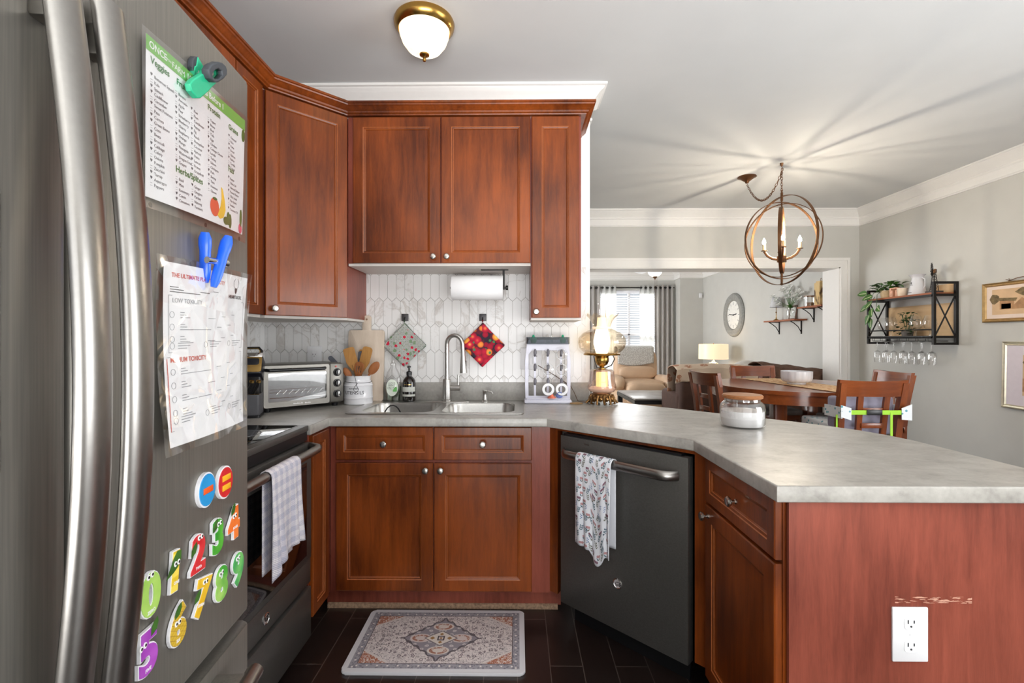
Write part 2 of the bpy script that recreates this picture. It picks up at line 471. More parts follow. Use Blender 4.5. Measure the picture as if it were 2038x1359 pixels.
# windows
def window(name, M, w, h, rails, depth=.06):
    o = MB(M); t = .045
    o.box(0, w, 0, depth, 0, t).box(0, w, 0, depth, h-t, h).box(0, t, 0, depth, t, h-t).box(w-t, w, 0, depth, t, h-t)
    for fx in rails[0]: o.box(fx*w-.02, fx*w+.02, .01, depth-.01, t, h-t)
    for fz in rails[1]: o.box(t, w-t, .01, depth-.01, fz*h-.02, fz*h+.02)
    f = struct(o.build(name, M_trim, smooth=False))
    MB(M).box(t, w-t, depth*.45, depth*.55, t, h-t).build('pane', M_wind, f, smooth=False)
    return f
window('window_1', frame((1.72, 10.44, .42), (0, -1)), 1.4, 1.93, ((.5,), (.5,)))
window('window_2', frame((3.96, 1.7, .7), (-1, 0)), 2.2, 1.5, ((.5,), (.5,)))  # unseen window, added as the opening for the right-hand fill lamp
window('window_3', frame((-1.39, 6.6, .7), (1, 0)), 2.4, 1.6, ((.33, .67), (.5,)))  # unseen window in front of the living-room side fill lamp
window('door_1', frame((2.7, -2.58, 0), (0, 1)), 3.6, 2.35, ((.333, .667), ()))  # unseen glazed door, added to let fill light in from behind

# marble picket tile backsplash: hexagonal tiles as one surface
def backsplash(name, fr_, W, H, hide=()):
    m = MB(fr_); cols = []
    tw, th, pk, g = .0507, .1524, .0115, .0008
    m.box(0, W, 0, .005, 0, H); nb = 6
    tones = [0]*nb
    rows = int(H/th)+2
    for r in range(-1, rows):
        z0 = r*th-.108+.0
        for c in range(-1, int(W/tw)+2):
            xc = c*tw+(tw/2 if r % 2 else 0)
            hw = tw/2-g
            pts = [(xc-hw, z0+pk+g), (xc, z0-pk+g*2), (xc+hw, z0+pk+g), (xc+hw, z0+th-pk-g), (xc, z0+th+pk-g*2), (xc-hw, z0+th-pk-g)]
            # clip to the panel
            def clip(P, ax, lim, sgn):
                out = []
                for i in range(len(P)):
                    a, b = P[i-1], P[i]; da, db = (a[ax]-lim)*sgn, (b[ax]-lim)*sgn
                    if (da >= 0) != (db >= 0):
                        t = da/(da-db); out.append((a[0]+(b[0]-a[0])*t, a[1]+(b[1]-a[1])*t))
                    if db >= 0: out.append(b)
                return out
            for ax, lim, sg in ((0, 0, 1), (0, W, -1), (1, 0, 1), (1, H, -1)):
                if pts: pts = clip(pts, ax, lim, sg)
            if len(pts) < 3: continue
            n0 = len(m.bm.faces); m.mi = 1
            m.plate(pts, .0045, .0085); m.mi = 0
            tones += [random.random()]*(len(m.bm.faces)-n0)
    bmesh.ops.recalc_face_normals(m.bm, faces=m.bm.faces)
    me = bpy.data.meshes.new(name); m.bm.to_mesh(me); m.bm.free()
    me.materials.append(M_grout); me.materials.append(M_tile)
    at = me.attributes.new('tone', 'FLOAT', 'FACE')
    for i in range(len(me.polygons)): at.data[i].value = tones[i] if i < len(tones) else 0
    o = bpy.data.objects.new(name, me); COL.objects.link(o); return struct(o)
backsplash('trim_5', frame((XL+.0005, YK-.0005, 1.005), (0, -1)), 1.9, .69)
backsplash('trim_6', frame((XL+.0005, 1.2, 1.005), (1, 0)), 1.6, .37)

# ================================================================== KITCHEN CABINETS
def door(M, w, h, parent, name='door', t=.019, fw=.052, mats=None, knob=None, label=None):
    m = MB(M)
    def lp(i, y): return [(i, y, i), (w-i, y, i), (w-i, y, h-i), (i, y, h-i)]
    L = [lp(0, 0), lp(0, t-.003), lp(.003, t), lp(fw, t), lp(fw+.0025, t-.0025), lp(fw+.009, t-.0045), lp(fw+.0105, t-.0065), lp(fw+.014, t-.0095)]
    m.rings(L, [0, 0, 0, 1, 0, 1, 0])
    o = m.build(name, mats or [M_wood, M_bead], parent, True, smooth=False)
    if label: o['label'] = label
    if knob: knob_at(M, knob[0], t, knob[1], o)
    return o
def knob_at(M, x, y, z, parent):
    prof = [(0, 0), (.008, 0), (.008, .003), (.0045, .006), (.0045, .014), (.012, .018), (.0155, .022), (.0155, .026), (.012, .030), (0, .032)]
    MB(M @ Matrix.Translation((x, y, z))).lathe(prof, axis=(0, 1, 0), seg=18).build('knob', M_nickel, parent, True)

# --- sink base cabinet (front face plane Y 2.21)
c = thing('sink_base_cabinet', 'cherry wood base cabinet with two drawer fronts and two doors under the sink', 'cabinet', (-.386, 2.5, 0))
YF = 2.21
m = MB().box(-.87, .15, YF, YF+.02, .10, .873)
m.box(-.86, .14, YF+.02, 2.79, .12, .14).box(-.86, -.84, YF+.02, 2.79, .12, .70).box(.12, .14, YF+.02, 2.79, .12, .70)
m.build('face_frame', M_lam, c, True, smooth=False)
F = lambda x, z: frame((x, YF, z), (0, -1))
door(F(-.838, .716), .449, .152, c, 'false_drawer_front', fw=.036, knob=(.2245, .076))
door(F(-.384, .716), .449, .152, c, 'false_drawer_front', fw=.036, knob=(.2245, .076))
door(F(-.838, .112), .449, .589, c, knob=(.417, .56))
door(F(-.384, .112), .449, .589, c, knob=(.032, .56))
m = MB(); m.box(-.905, .205, 2.262, 2.28, .016, .10)
m.build('toe_kick', M_lam, c, True, smooth=False)
M_raw = plain('worn_raw_wood', S(150, 122, 98), .8, nz=.4, scale=80)
MB().sweep([(.19, 2.262), (-.9, 2.262)][::-1], [(0, 0), (.012, 0), (.012, .012), (.006, .02), (0, .022)]).build('shoe_moulding', M_raw, c, True)
# --- narrow base cabinet between range and corner
c = thing('narrow_base_cabinet', 'narrow cherry base cabinet door squeezed between black range and sink corner', 'cabinet', (-1.1, 2.09, 0))
MB().box(-.895, -.872, 1.975, 2.21, .10, .873).box(-1.48, -1.46, 1.975, 2.5, .1, .873).box(-1.46, -.895, 1.975, 1.99, .1, .873).build('face_frame', M_lam, c, True, smooth=False)
door(frame((-.872, 1.985, .112), (1, 0)), .165, .756, c, fw=.04)
MB().box(-.965, -.95, 1.975, 2.28, .0, .10).build('toe_kick', M_lam, c, True, smooth=False)
# --- dishwasher bay and peninsula cabinet
q = math.sqrt(.5)
c = thing('peninsula_cabinet', 'dark cherry peninsula cabinet with one drawer and one door, rosy end panel', 'cabinet', (1.0, 1.5, 0))
m = MB()
m.box(.666, .69, 1.205, 1.655, .11, .873)       # face frame of the drawer cabinet
m.prism([(.666, 1.655), (.666, 1.694), (.637, 1.723), (.664, 1.750), (.70, 1.715), (.70, 1.655)], .11, .873)
m.prism([(.15, 2.21), (.15, 2.24), (.172, 2.262), (.209, 2.225), (.1825, 2.1775)], .11, .873)
m.prism([(.1825, 2.1775), (.2, 2.195), (.657, 1.738), (.637, 1.723)], .858, .873)
m.box(.69, 1.34, 1.2, 1.22, .0, .873).box(.74, .76, 1.22, 1.66, 0, .11)
m.build('face_frame', M_wood, c, True, smooth=False)
MB().box(.672, 1.36, 1.19, 1.2, 0, .873).build('end_panel', M_lam, c, True, smooth=False)['label'] = 'flat rosy cherry end panel facing the room'
m = MB().prism([(1.36, 1.2), (1.36, 1.76), (1.16, 2.06), (1.15, 2.05), (1.345, 1.755), (1.345, 1.2)], 0, .873)
m.prism([(1.16, 2.06), (.52, 2.71), (.51, 2.70), (1.15, 2.05)], 0, .873)
m.build('back_panel', M_lam, c, True, smooth=False)
PF = lambda y, z: frame((.666, y, z), (-1, 0))
door(PF(1.655, .715), .445, .152, c, 'drawer_front', fw=.036, knob=(.235, .076))
door(PF(1.655, .112), .445, .593, c, knob=(.03, .56))

# --- dishwasher, angled 45 degrees
AX = Vector((.133, 2.17, 0))
DWF = frame((.19, 2.1775-.0075-.0, 0), (-q, -q))     # local x runs right along the face
d = thing('dishwasher', 'dark slate dishwasher with bar handle built under angled counter', 'dishwasher', (.6, 2.2, 0), 0)
m = MB(DWF).box(.035, .60, -.54, -.02, .09, .84)
m.build('tub', M_black, d, True, smooth=False)
MB(DWF).box(.026, .618, -.02, .024, .10, .846, .004).build('door', M_slated, d, True)
MB(DWF).box(.04, .59, -.02, .016, .846, .855).box(.26, .37, -.012, .019, .853, .8565).build('control_strip', M_black, d, True, smooth=False)
m = MB(DWF)
P = []
for i in range(25):
    t = i/24; x = .05+.53*t; e = min(t, 1-t); yy = .024+.042*min(1, (e/.07))**.5
    P.append((x, yy, .775+.0*t))
m.tube(P, .019, 12, flat=.55).build('handle', M_hsteel, d, True)
m = MB(DWF @ Matrix.Translation((.325, .024, .29))).lathe([(0, 0), (.021, 0), (.021, .002), (.018, .0035), (.0165, .002), (0, .002)], axis=(0, 1, 0))
bd = m.build('badge', M_chrome, d, True)
MB(DWF @ Matrix.Translation((.325, .0265, .29)) @ vert_frame((-.011, 0, -.009), (1, 0, 0), (0, 0, 1))).text('GE', .024, Matrix.Identity(4), .0006).build('badge_monogram', M_black, bd, True, smooth=False)
MB(DWF).box(.155, .185, .0238, .0245, .821, .826).build('small_marking', M_steel, d, True, smooth=False)
MB(DWF).box(.05, .59, -.06, -.05, 0, .09).build('toe_kick', M_black, d, True, smooth=False)

# --- countertop with sink cut-out
out = [(-1.4995, 2.8095), (-1.4995, 1.972), (-.859, 1.972), (-.859, 2.17), (.133, 2.17), (.626, 1.704), (.631, 1.168), (1.415, 1.168), (1.405, 1.70), (1.385, 1.80), (1.345, 1.90), (1.28, 2.00), (1.20, 2.10), (.56, 2.745), (.50, 2.8095)]
hole = rrect(-.80, .005, 2.29, 2.70, .03)
m = MB(Matrix.Translation((0, 0, .8935))).loops([out, hole], .0155, bev=.005)
ct = m.build('countertop', M_counter)
tag(ct, 'grey concrete-look laminate countertop running round the sink and along the angled peninsula', 'countertop')
m = MB().box(-1.478, .42, 2.787, 2.8013-.0005+.008, .9146, 1.02, .002).box(-1.4995, -1.478, 1.975, 2.8, .9146, 1.02, .002)
tag(m.build('counter_backsplash', M_counter), 'low grey laminate upstand at the foot of the marble tiles', 'backsplash')

# --- stainless double bowl sink
s = thing('kitchen_sink', 'stainless steel double bowl drop-in sink in grey counter', 'sink', (-.39, 2.5, .9146))
SX0, SX1, SY0, SY1 = -.83, .03, 2.262, 2.745
bowls = [(-.775, -.415), (-.375, -.015)]
m = MB(Matrix.Translation((0, 0, .9168))).loops([rrect(SX0, SX1, SY0, SY1, .035)]+[rrect(a, b, 2.305, 2.655, .07) for a, b in bowls], .0014, bev=.0008)
m.build('rim', M_steel, s, True)
for a, b in bowls:
    L = []
    for i, (ins, z) in enumerate(((-.004, .9175), (0, .915), (.004, .90), (.008, .78), (.02, .755), (.05, .742), (.12, .738))):
        L.append([(x, y, z) for x, y in rrect(a+ins, b-ins, 2.305+ins, 2.655-ins, max(.07-ins*.4, .02), 7)])
    MB().rings(L, cap0=False).build('bowl', M_steel, s, True)
    cx = (a+b)/2
    MB().lathe([(0, .7385), (.02, .7385), (.038, .743), (.042, .741), (.042, .738)], (cx, 2.48, 0)).build('drain', M_chrome, s, True)
h = MB()
h.tube([(-.62+.045*math.cos(t*.3), 2.36+.012*math.cos(t*.3), .86+.085*math.sin(t*.3)) for t in range(21)], .0035, 6, True)
h.tube([(-.55+.08*math.cos(t*.3), 2.40+.06*math.sin(t*.3), .80+.05*math.sin(t*.3+.6)) for t in range(21)], .0035, 6, True)
tag(h.build('silicone_strainer_ring', M_black), 'thin black rubber loops resting inside the left sink bowl', 'strainer')
# --- faucet
f = thing('kitchen_faucet', 'tall brushed steel gooseneck pull-down faucet behind the sink', 'faucet', (-.40, 2.70, .918))
MB().lathe([(0, 0), (.13, 0), (.13, .003), (.12, .006), (0, .0075)], sy=.27, seg=36).build('deck_plate', M_steel, f)
m = MB().lathe([(0, .005), (.028, .005), (.028, .012), (.0235, .016), (.0235, .125), (.021, .13), (0, .13)], seg=24); m.build('body', M_steel, f)
P = [(0, 0, .12), (0, 0, .2), (0, 0, .29)]+[(.045-.045*math.cos(a), -.02*math.sin(a/2), .325+.052*math.sin(a)) for a in [PI*k/10 for k in range(1, 10)]]+[(.0905, -.02, .325), (.093, -.021, .28)]
P[2] = (0, 0, .325)
MB().tube(P, .0125, 14).build('spout', M_steel, f)
sp = MB().lathe([(0, 0), (.013, 0), (.0135, .03), (.0155, .05), (.021, .115), (.021, .122), (0, .123)], (.0925, -.021, .288), axis=(.03, -.02, -1)).build('spray_head', M_steel, f)
MB().box(.108, .113, -.03, -.012, .195, .235, .002).build('button', M_black, sp)
MB().cyl((.02, 0, .08), (.075, -.004, .08), .0165, seg=18).cyl((.064, -.004, .09), (.064, -.004, .155), .005, seg=10).build('lever', M_steel, f)
f = thing('soap_dispenser_pump', 'small brushed steel soap pump set in the sink deck', 'soap pump', (-.185, 2.70, .918))
MB().lathe([(0, 0), (.02, 0), (.02, .004), (.0125, .01), (.0125, .028), (.0105, .032), (.0105, .055), (.0125, .058), (.0125, .068), (0, .07)]).build('body', M_steel, f)
MB().tube([(0, 0, .06), (.02, -.004, .061), (.038, -.008, .058), (.045, -.01, .048)], .004, 8).build('nozzle', M_steel, f)

# ================================================================== UPPER CABINETS
def carc(parent, *bx, bottom=None):
    MB().box(*bx).build('carcass', M_lam, parent, True, smooth=False)
YU = 2.485
c = thing('wall_cabinet_over_sink', 'wide two-door cherry wall cabinet above the sink', 'cabinet', (-.395, 2.65, 1.66))
MB().box(-.885, .068, YU, 2.8005, 1.668, 2.43).build('carcass', M_lam, c, True, smooth=False)
MB().box(-.883, .068, YU+.002, 2.8005, 1.655, 1.668).build('underside', M_under, c, True, smooth=False)
U = lambda x, z: frame((x, YU, z), (0, -1))
door(U(-.854, 1.668), .453, .757, c, knob=(.42, .03))
door(U(-.394, 1.668), .459, .757, c, knob=(.03, .03))
c = thing('tall_wall_cabinet', 'narrow tall single-door cherry wall cabinet at the end of the run', 'cabinet', (.2, 2.65, 1.372))
MB().box(.069, .33, YU, 2.8005, 1.384, 2.43).build('carcass', M_lam, c, True, smooth=False)
MB().box(.071, .335, YU+.002, 2.8005, 1.372, 1.384).build('underside', M_under, c, True, smooth=False)
door(U(.074, 1.384), .244, 1.041, c, knob=(.022, .03))
c = thing('corner_wall_cabinet', 'diagonal corner cherry wall cabinet above the toaster oven', 'cabinet', (-1.2, 2.55, 1.372))
poly = [(-1.175, 2.2), (-.89, 2.485), (-.89, 2.8005), (-1.4905, 2.8005), (-1.4905, 2.2)]
MB().prism(poly, 1.384, 2.43).build('carcass', M_lam, c, True, smooth=False)
MB().prism([(-1.175, 2.204), (-.892, 2.487), (-.892, 2.8005), (-1.4905, 2.8005), (-1.4905, 2.204)], 1.372, 1.384).build('underside', M_under, c, True, smooth=False)
DG = frame((-1.175, 2.2, 1.384), (q, -q))
door(DG, .395, 1.041, c, knob=(.035, .032))
c = thing('narrow_wall_cabinet', 'narrow cherry wall cabinet beside the fridge, left of the corner cabinet', 'cabinet', (-1.3, 2.05, 1.372))
MB().box(-1.4905, -1.175, 1.95, 2.17, 1.384, 2.43).build('carcass', M_lam, c, True, smooth=False)
MB().box(-1.4905, -1.178, 1.95, 2.17, 1.372, 1.384).build('underside', M_under, c, True, smooth=False)
door(frame((-1.175, 1.955, 1.384), (1, 0)), .2, 1.041, c, fw=.04)
MB().box(-1.3, -1.18, 2.172, 2.198, 1.384, 2.43).build('filler_strip', M_black, c, True, smooth=False)
for yy0, yy1, lab, z0 in ((1.19, 1.948, 'cherry wall cabinet above the range, mostly hidden by the fridge', 1.75), (.1, 1.188, 'cherry wall cabinet running above the fridge to the picture edge', 1.9)):
    c = thing('wall_cabinet', lab, 'cabinet', (-1.3, (yy0+yy1)/2, z0))
    MB().box(-1.4905, -1.175, yy0, yy1, z0, 2.43).build('carcass', M_lam, c, True, smooth=False)
    w2 = (yy1-yy0)/2
    for k in range(2): door(frame((-1.175, yy0+.004+k*w2, z0+.003), (1, 0)), w2-.006, 2.425-z0-.003, c)
# crown moulding along all cabinets
cp = [(0, 2.4305), (.024, 2.4305), (.026, 2.436), (.034, 2.44), (.036, 2.448), (.044, 2.452), (.05, 2.463), (.06, 2.468), (.062, 2.474), (.068, 2.476), (.068, 2.486), (0, 2.486)]
cr = MB().sweep([(-1.175, .1), (-1.175, 2.2), (-.89, 2.485), (.33, 2.485), (.33, 2.8)], cp).build('cabinet_crown_moulding', M_wood)
tag(cr, 'stepped cherry crown moulding along the tops of the wall cabinets', 'moulding')

# --- paper towel holder and roll
h = thing('paper_towel_holder', 'black metal paper towel holder screwed under the sink wall cabinet', 'paper towel holder', (-.2, 2.62, 1.655))
MB().box(.0, .15, -.012, .012, -.004, 0).box(.118, .13, -.01, .01, -.11, -.004).cyl((-.17, 0, -.1), (.145, 0, -.1), .006).cyl((.135, 0, -.1), (.148, 0, -.1), .013).build('arm', M_blackmet, h)
M_tow = Mt('paper_towel', .9); n = M_tow.noise(90); M_tow.col(S(242, 242, 243)).bump(n, .3, .003)
r = MB().lathe([(.02, -.14), (.066, -.14), (.068, -.137), (.068, .137), (.066, .14), (.02, .14), (.02, -.14)], (-.219, 2.62, 1.555), axis=(1, 0, 0), seg=36)
tag(r.build('paper_towel_roll', M_tow.mat), 'white paper towel roll hanging beneath the wall cabinet', 'paper towel roll')
# ================================================================== REFRIGERATOR
FA = math.radians(5.3)
fr_ = thing('refrigerator', 'large slate grey french-door refrigerator at the left edge, covered in sheets and magnets', 'refrigerator', (-.575, 1.02, 0), FA)
MB().box(-.80, -.085, -.91, 0, .02, 1.79, .006).build('body', M_slated, fr_)
def fdoor(y0, y1, z0, z1, name, label=None):
    pl = rrect(-.075, 0, y0, y1, .016, 5)
    o = MB().prism(pl, z0, z1, .004).build(name, M_slate, fr_)
    if label: o['label'] = label
    return o
d1 = fdoor(-.451, 0, .70, 1.815, 'door', 'right french door carrying the sheets and magnets')
d2 = fdoor(-.91, -.458, .70, 1.815, 'door', 'left french door at the picture edge')
d3 = fdoor(-.91, 0, .06, .668, 'freezer_drawer')
MB().box(-.08, -.03, -.9, -.01, .668, .70).box(-.08, -.04, -.458, -.451, .70, 1.8).build('door_seal', M_black, fr_, smooth=False)
def fhandle(yc, par):
    m = MB(); L = []
    N = 28
    for i in range(N+1):
        t = i/N; z = 1.69-.95*t; e = min(t, 1-t)
        x = .020+.037*math.sin(PI*t)
        w = .0245; d = .0135
        L.append([(x+d*math.cos(a)*(1 if math.cos(a) > 0 else .7), yc+w*math.sin(a), z) for a in [2*PI*k/18 for k in range(18)]])
    m.rings(L)
    o = m.build('handle', M_hsteel, par)
    for z in (1.64, .785): MB().box(-.001, .034, yc-.013, yc+.013, z-.02, z+.02, .005).build('handle_bracket', M_hsteel, o)
    return o
fhandle(-.432, d1); fhandle(-.503, d2)
m = MB(); P = []
for i in range(25):
    t = i/24; P.append((.058+.012*math.sin(PI*t), -.80+.69*t, .63))
m.tube(P, .016, 12)
hd = m.build('handle', M_hsteel, d3)
for y in (-.77, -.145): MB().box(-.001, .06, y-.03, y+.014, .617, .643, .003).build('handle_bracket', M_slate, hd)
m = MB(); m.loops([rrect(-.80, -.545, 1.12, 1.235+.2, .02), rrect(-.785, -.56, 1.135, 1.42, .015)], .0015, M=vert_frame((0, 0, 0), (0, 1, 0), (0, 0, 1)))
m.build('dispenser_trim', M_steel, d2)
MB().box(-.03, .001, -.785, -.56, 1.135, 1.42).build('dispenser_recess', M_blackg, d2)

# sheets in plastic sleeves -------------------------------------------------
def bil(c, x0=.004, lift=lambda s, t: 0):
    (a, b, cc, d) = c   # TL TR BR BL in (y,z) on the fridge door
    def f(co):
        s, t = co.x, co.y
        y = (a[0]*(1-s)+b[0]*s)*t+(d[0]*(1-s)+cc[0]*s)*(1-t)
        z = (a[1]*(1-s)+b[1]*s)*t+(d[1]*(1-s)+cc[1]*s)*(1-t)
        return Vector((x0+co.z+lift(s, t), y, z))
    return f
# sheet coordinates: s 0..1 across, t 0..1 up, z off the page; print is written in page units then warped
def sheet(name, label, cat, corners, x0, lift, group=None):
    t = thing(name, label, cat, (-.575, 1.02, 0), FA)
    W = bil(corners, x0, lift)
    MB().grid(lambda s, u: (.03+s*.94, .025+u*.95, 0), 16, 16).warp(W).build('page', M_paper, t)
    return t, W
def pr(MBo, W): return MBo.warp(W)
def ptxt(m, s, x, y, size, asp, off=0, align='LEFT', z=.0006):
    M = Matrix.Translation((x, y, z)) @ Matrix.Diagonal((1, asp, 1, 1))
    m.text(s, size, M, .00005, off, align)
lift1 = lambda s, t: .006+.006*math.sin(PI*s)*(1-t)
t1, W1 = sheet('food_checklist', 'landscape green-topped food checklist sheet in a clear sleeve on the fridge', 'printed sheet', [(-.35, 1.718), (-.031, 1.729), (-.045, 1.478), (-.352, 1.470)], .002, lift1)
A1 = 1.28
M_greenband = plain('fresh_green_ink', S(112, 178, 78), .5, nz=.02)
MB().grid(lambda s, u: (.03+s*.94, .885+u*.09, .0004), 12, 2).warp(W1).build('green_banner', M_greenband, t1)
m = MB()
ptxt(m, 'ONCE', .05, .912, .045, A1, .0006); ptxt(m, 'UPON A', .165, .92, .016, A1); ptxt(m, 'FARM', .215, .905, .042, A1)
ptxt(m, '100 Foods Before 1', .335, .91, .046, A1, .0010)
pr(m, W1).build('banner_lettering', M_paper, t1, smooth=False)
m = MB()
for s_, x, y in (('Veggies', .06, .825), ('Fruits', .25, .82), ('Protein', .53, .82), ('Grains', .76, .80), ('Fats', .76, .47), ('Herbs/Spices', .24, .255)):
    ptxt(m, s_, x, y, .045, A1, .0007)
pr(m, W1).build('headings', M_gtext, t1, smooth=False)
cols = [(.06, .745, ['Butternut Squash', 'Kale', 'Spinach', 'Cauliflower', 'Cucumber', 'Sweet Potatoes', 'Peas', 'Carrots', 'Green Beans', 'Corn', 'Beets', 'Broccoli', 'Cabbage', 'Celery', 'Onions', 'Pumpkin', 'Zucchini', 'Turnip', 'Asparagus', 'Peppers']),
        (.24, .755, ['Banana', 'Avocado', 'Apple', 'Pear', 'Strawberry', 'Blueberry', 'Cherry', 'Raspberry', 'Orange', 'Mango', 'Pineapple', 'Watermelon', 'Dragon Fruit', 'Grapes']),
        (.37, .72, ['Kiwi', 'Plum', 'Cantaloupe', 'Papaya', 'Fig', 'Peach', 'Honeydew', 'Coconut', 'Apricot', 'Dates', 'Lemon', 'Prunes', 'Grapefruit', 'Lime']),
        (.53, .745, ['Yogurt', 'Beans', 'Beef', 'Tofu', 'Eggs', 'Chicken', 'Cottage Cheese', 'Lentils', 'Turkey', 'Salmon', 'Chickpeas', 'Pork', 'Shrimp', 'Tuna', 'Hummus', 'Cheese']),
        (.76, .735, ['Oatmeal', 'Rice', 'Pasta', 'Bread', 'Quinoa', 'Barley', 'Tortilla', 'Cereal']),
        (.76, .41, ['Butter', 'Olive Oil', 'Almond Butter', 'Peanut Butter', 'Chia Seeds', 'Flax Seeds', 'Sesame', 'Coconut Oil']),
        (.24, .205, ['Basil', 'Mint', 'Rosemary', 'Cumin', 'Cinnamon']), (.37, .205, ['Ginger', 'Oregano', 'Parsley', 'Nutmeg', 'Turmeric'])]
M_item = plain('soft_dark_print', S(92, 92, 98), .6)
m = MB()
for x, y, L in cols:
    for i, s_ in enumerate(L):
        yy = y-i*.034
        ptxt(m, s_, x+.025, yy, .021, A1)
        if (i*7+int(x*100)) % 5 < 3: m.prism([(x, yy+.018), (x+.007, yy+.006), (x+.014, yy+.018), (x+.011, yy+.026), (x+.007, yy+.021), (x+.003, yy+.026)], .0004, .0006)
        else: m.box(x, x+.013, yy+.002, yy+.003, .0004, .0006).box(x, x+.013, yy+.017, yy+.018, .0004, .0006)
pr(m, W1).build('item_lists', M_item, t1, smooth=False)
m = MB(); m.M = Matrix.Diagonal((1, 1, .04, 1)); m.ball((.60, .14, .012), (.05, .068, .004), 20, 10); pr(m, W1).build('tomato_picture', plain('tomato_red', S(224, 92, 60), .5), t1)
m = MB(); m.prism([(.66, .07), (.70, .09), (.725, .15), (.715, .22), (.69, .30), (.675, .31), (.68, .23), (.665, .16), (.63, .09)], .0004, .001); pr(m, W1).build('banana_picture', plain('banana_yellow', S(240, 196, 60), .5), t1, smooth=False)
m = MB()
for cx, cy, rx, ry in ((.73, .075, .028, .03), (.76, .10, .016, .05), (.785, .085, .016, .055), (.60, .20, .022, .010), (.945, .835, .018, .05), (.935, .15, .014, .07)):
    m.prism(circ(cx, cy, rx, ry), .0005, .0014)
pr(m, W1).build('greens_picture', M_leafg, t1, smooth=False)
m = MB(); m.prism(circ(.93, .065, .022, .04), .0005, .0012); pr(m, W1).build('radish_picture', plain('radish_pink', S(226, 92, 120), .5), t1, smooth=False)
m = MB()
for x in (.06, .5, .92): m.prism(circ(x, .012-.03, .012, .016, 12), .0003, .001)
pr(m, W1).build('punch_hole', M_black, t1, smooth=False)
sleeve = thin_glass('clear_plastic_sleeve', (1, 1, 1), .10, .12)
MB().grid(lambda s, u: (s, -.04+u*1.045, .0022+.0012*math.sin(s*9+u*5)), 24, 20).warp(W1).build('plastic_sleeve', sleeve, t1)

lift2 = lambda s, t: .004+.022*(1-t)**2+.006*math.sin(PI*s)
t2, W2 = sheet('toxicity_chart', 'portrait chart sheet in a crinkled plastic sleeve, below the green-topped list', 'printed sheet', [(-.306, 1.398), (-.016, 1.406), (-.085, 1.103), (-.325, 1.10)], .002, lift2)
A2 = .9
m = MB(); ptxt(m, 'THE ULTIMATE PLANT TOXICITY', .09, .90, .036, A2, .0006); ptxt(m, 'MEDIUM TOXICITY', .08, .45, .04, A2, .0007)
for x0, x1, y0, y1 in ((.05, .055, .10, .47),): m.box(x0, x1, y0, y1, .0004, .0006)
pr(m, W2).build('red_headings', M_redtext, t2, smooth=False)
M_grey = plain('grey_print', S(150, 152, 156), .6)
m = MB(); ptxt(m, 'LOW TOXICITY', .10, .765, .038, A2)
for x0, x1, y0, y1 in ((.07, .93, .80, .803), (.07, .93, .50, .503), (.07, .073, .50, .80), (.93, .933, .50, .80), (.05, .93, .475, .478), (.05, .93, .10, .103), (.93, .933, .10, .478)):
    m.box(x0, x1, y0, y1, .0004, .0006)
for k, yy in enumerate((.70, .635, .57, .40, .33, .26, .19)):
    m.loops([circ(.10, yy, .02, .017), circ(.10, yy, .0175, .015)], .0001, Matrix.Translation((0, 0, .0006)))
    for k2 in range(3): m.box(.17, .17+(.62-.13*k2-.05*(k % 2)), yy+.012-k2*.014, yy+.016-k2*.014, .0004, .0006)
for x in (.10, .42, .72):
    for yy in (.535, .15):
        m.loops([circ(x, yy, .02, .017), circ(x, yy, .0175, .015)], .0001, Matrix.Translation((0, 0, .0006)))
        for k2 in range(3): m.box(x+.05, x+.05+.14-.03*k2, yy+.012-k2*.014, yy+.016-k2*.014, .0004, .0006)
pr(m, W2).build('grey_lines', M_grey, t2, smooth=False)
m = MB(); ptxt(m, 'HEART&SOIL', .69, .822, .034, A2, .001)
m.tube([(.775, .955, 0), (.752, .93, 0), (.758, .90, 0), (.79, .888, 0), (.822, .90, 0), (.828, .93, 0), (.805, .955, 0)], .0045, 5, flat=.1)
m.prism([(.772, .89), (.808, .89), (.80, .862), (.79, .854), (.78, .862)], .0004, .0008)
for k in range(3): m.box(.08, .55-.1*k, .845-k*.013, .849-k*.013, .0004, .0006)
m.warp(lambda v: Vector((v.x, v.y, max(.0004, min(v.z, .0009))))); pr(m, W2).build('emblem_and_dark_print', M_ctext, t2, smooth=False)
crk = Mt('crinkled_clear_plastic', .06); 
crk_m = thin_glass('crinkled_plastic_sleeve', (1, 1, 1), .03, .08)
nt = crk_m.node_tree; vo = nt.nodes.new('ShaderNodeTexVoronoi'); vo.feature = 'DISTANCE_TO_EDGE'; vo.inputs['Scale'].default_value = 9
tc = nt.nodes.new('ShaderNodeTexCoord'); nt.links.new(tc.outputs['Object'], vo.inputs['Vector'])
bp = nt.nodes.new('ShaderNodeBump'); bp.inputs['Strength'].default_value = .5; bp.inputs['Distance'].default_value = .02
nt.links.new(vo.outputs['Distance'], bp.inputs['Height'])
for n in nt.nodes:
    if n.type == 'BSDF_GLOSSY': nt.links.new(bp.outputs[0], n.inputs['Normal'])
rnd = [[random.uniform(-1, 1) for _ in range(9)] for _ in range(9)]
MB().grid(lambda s, u: (-.04+s*1.05, -.01+u*1.015, .004+.0035*rnd[int(s*8)][int(u*8)]*(1 if 0 < s < 1 else .3)), 16, 16).warp(W2).build('plastic_sleeve', crk_m, t2)

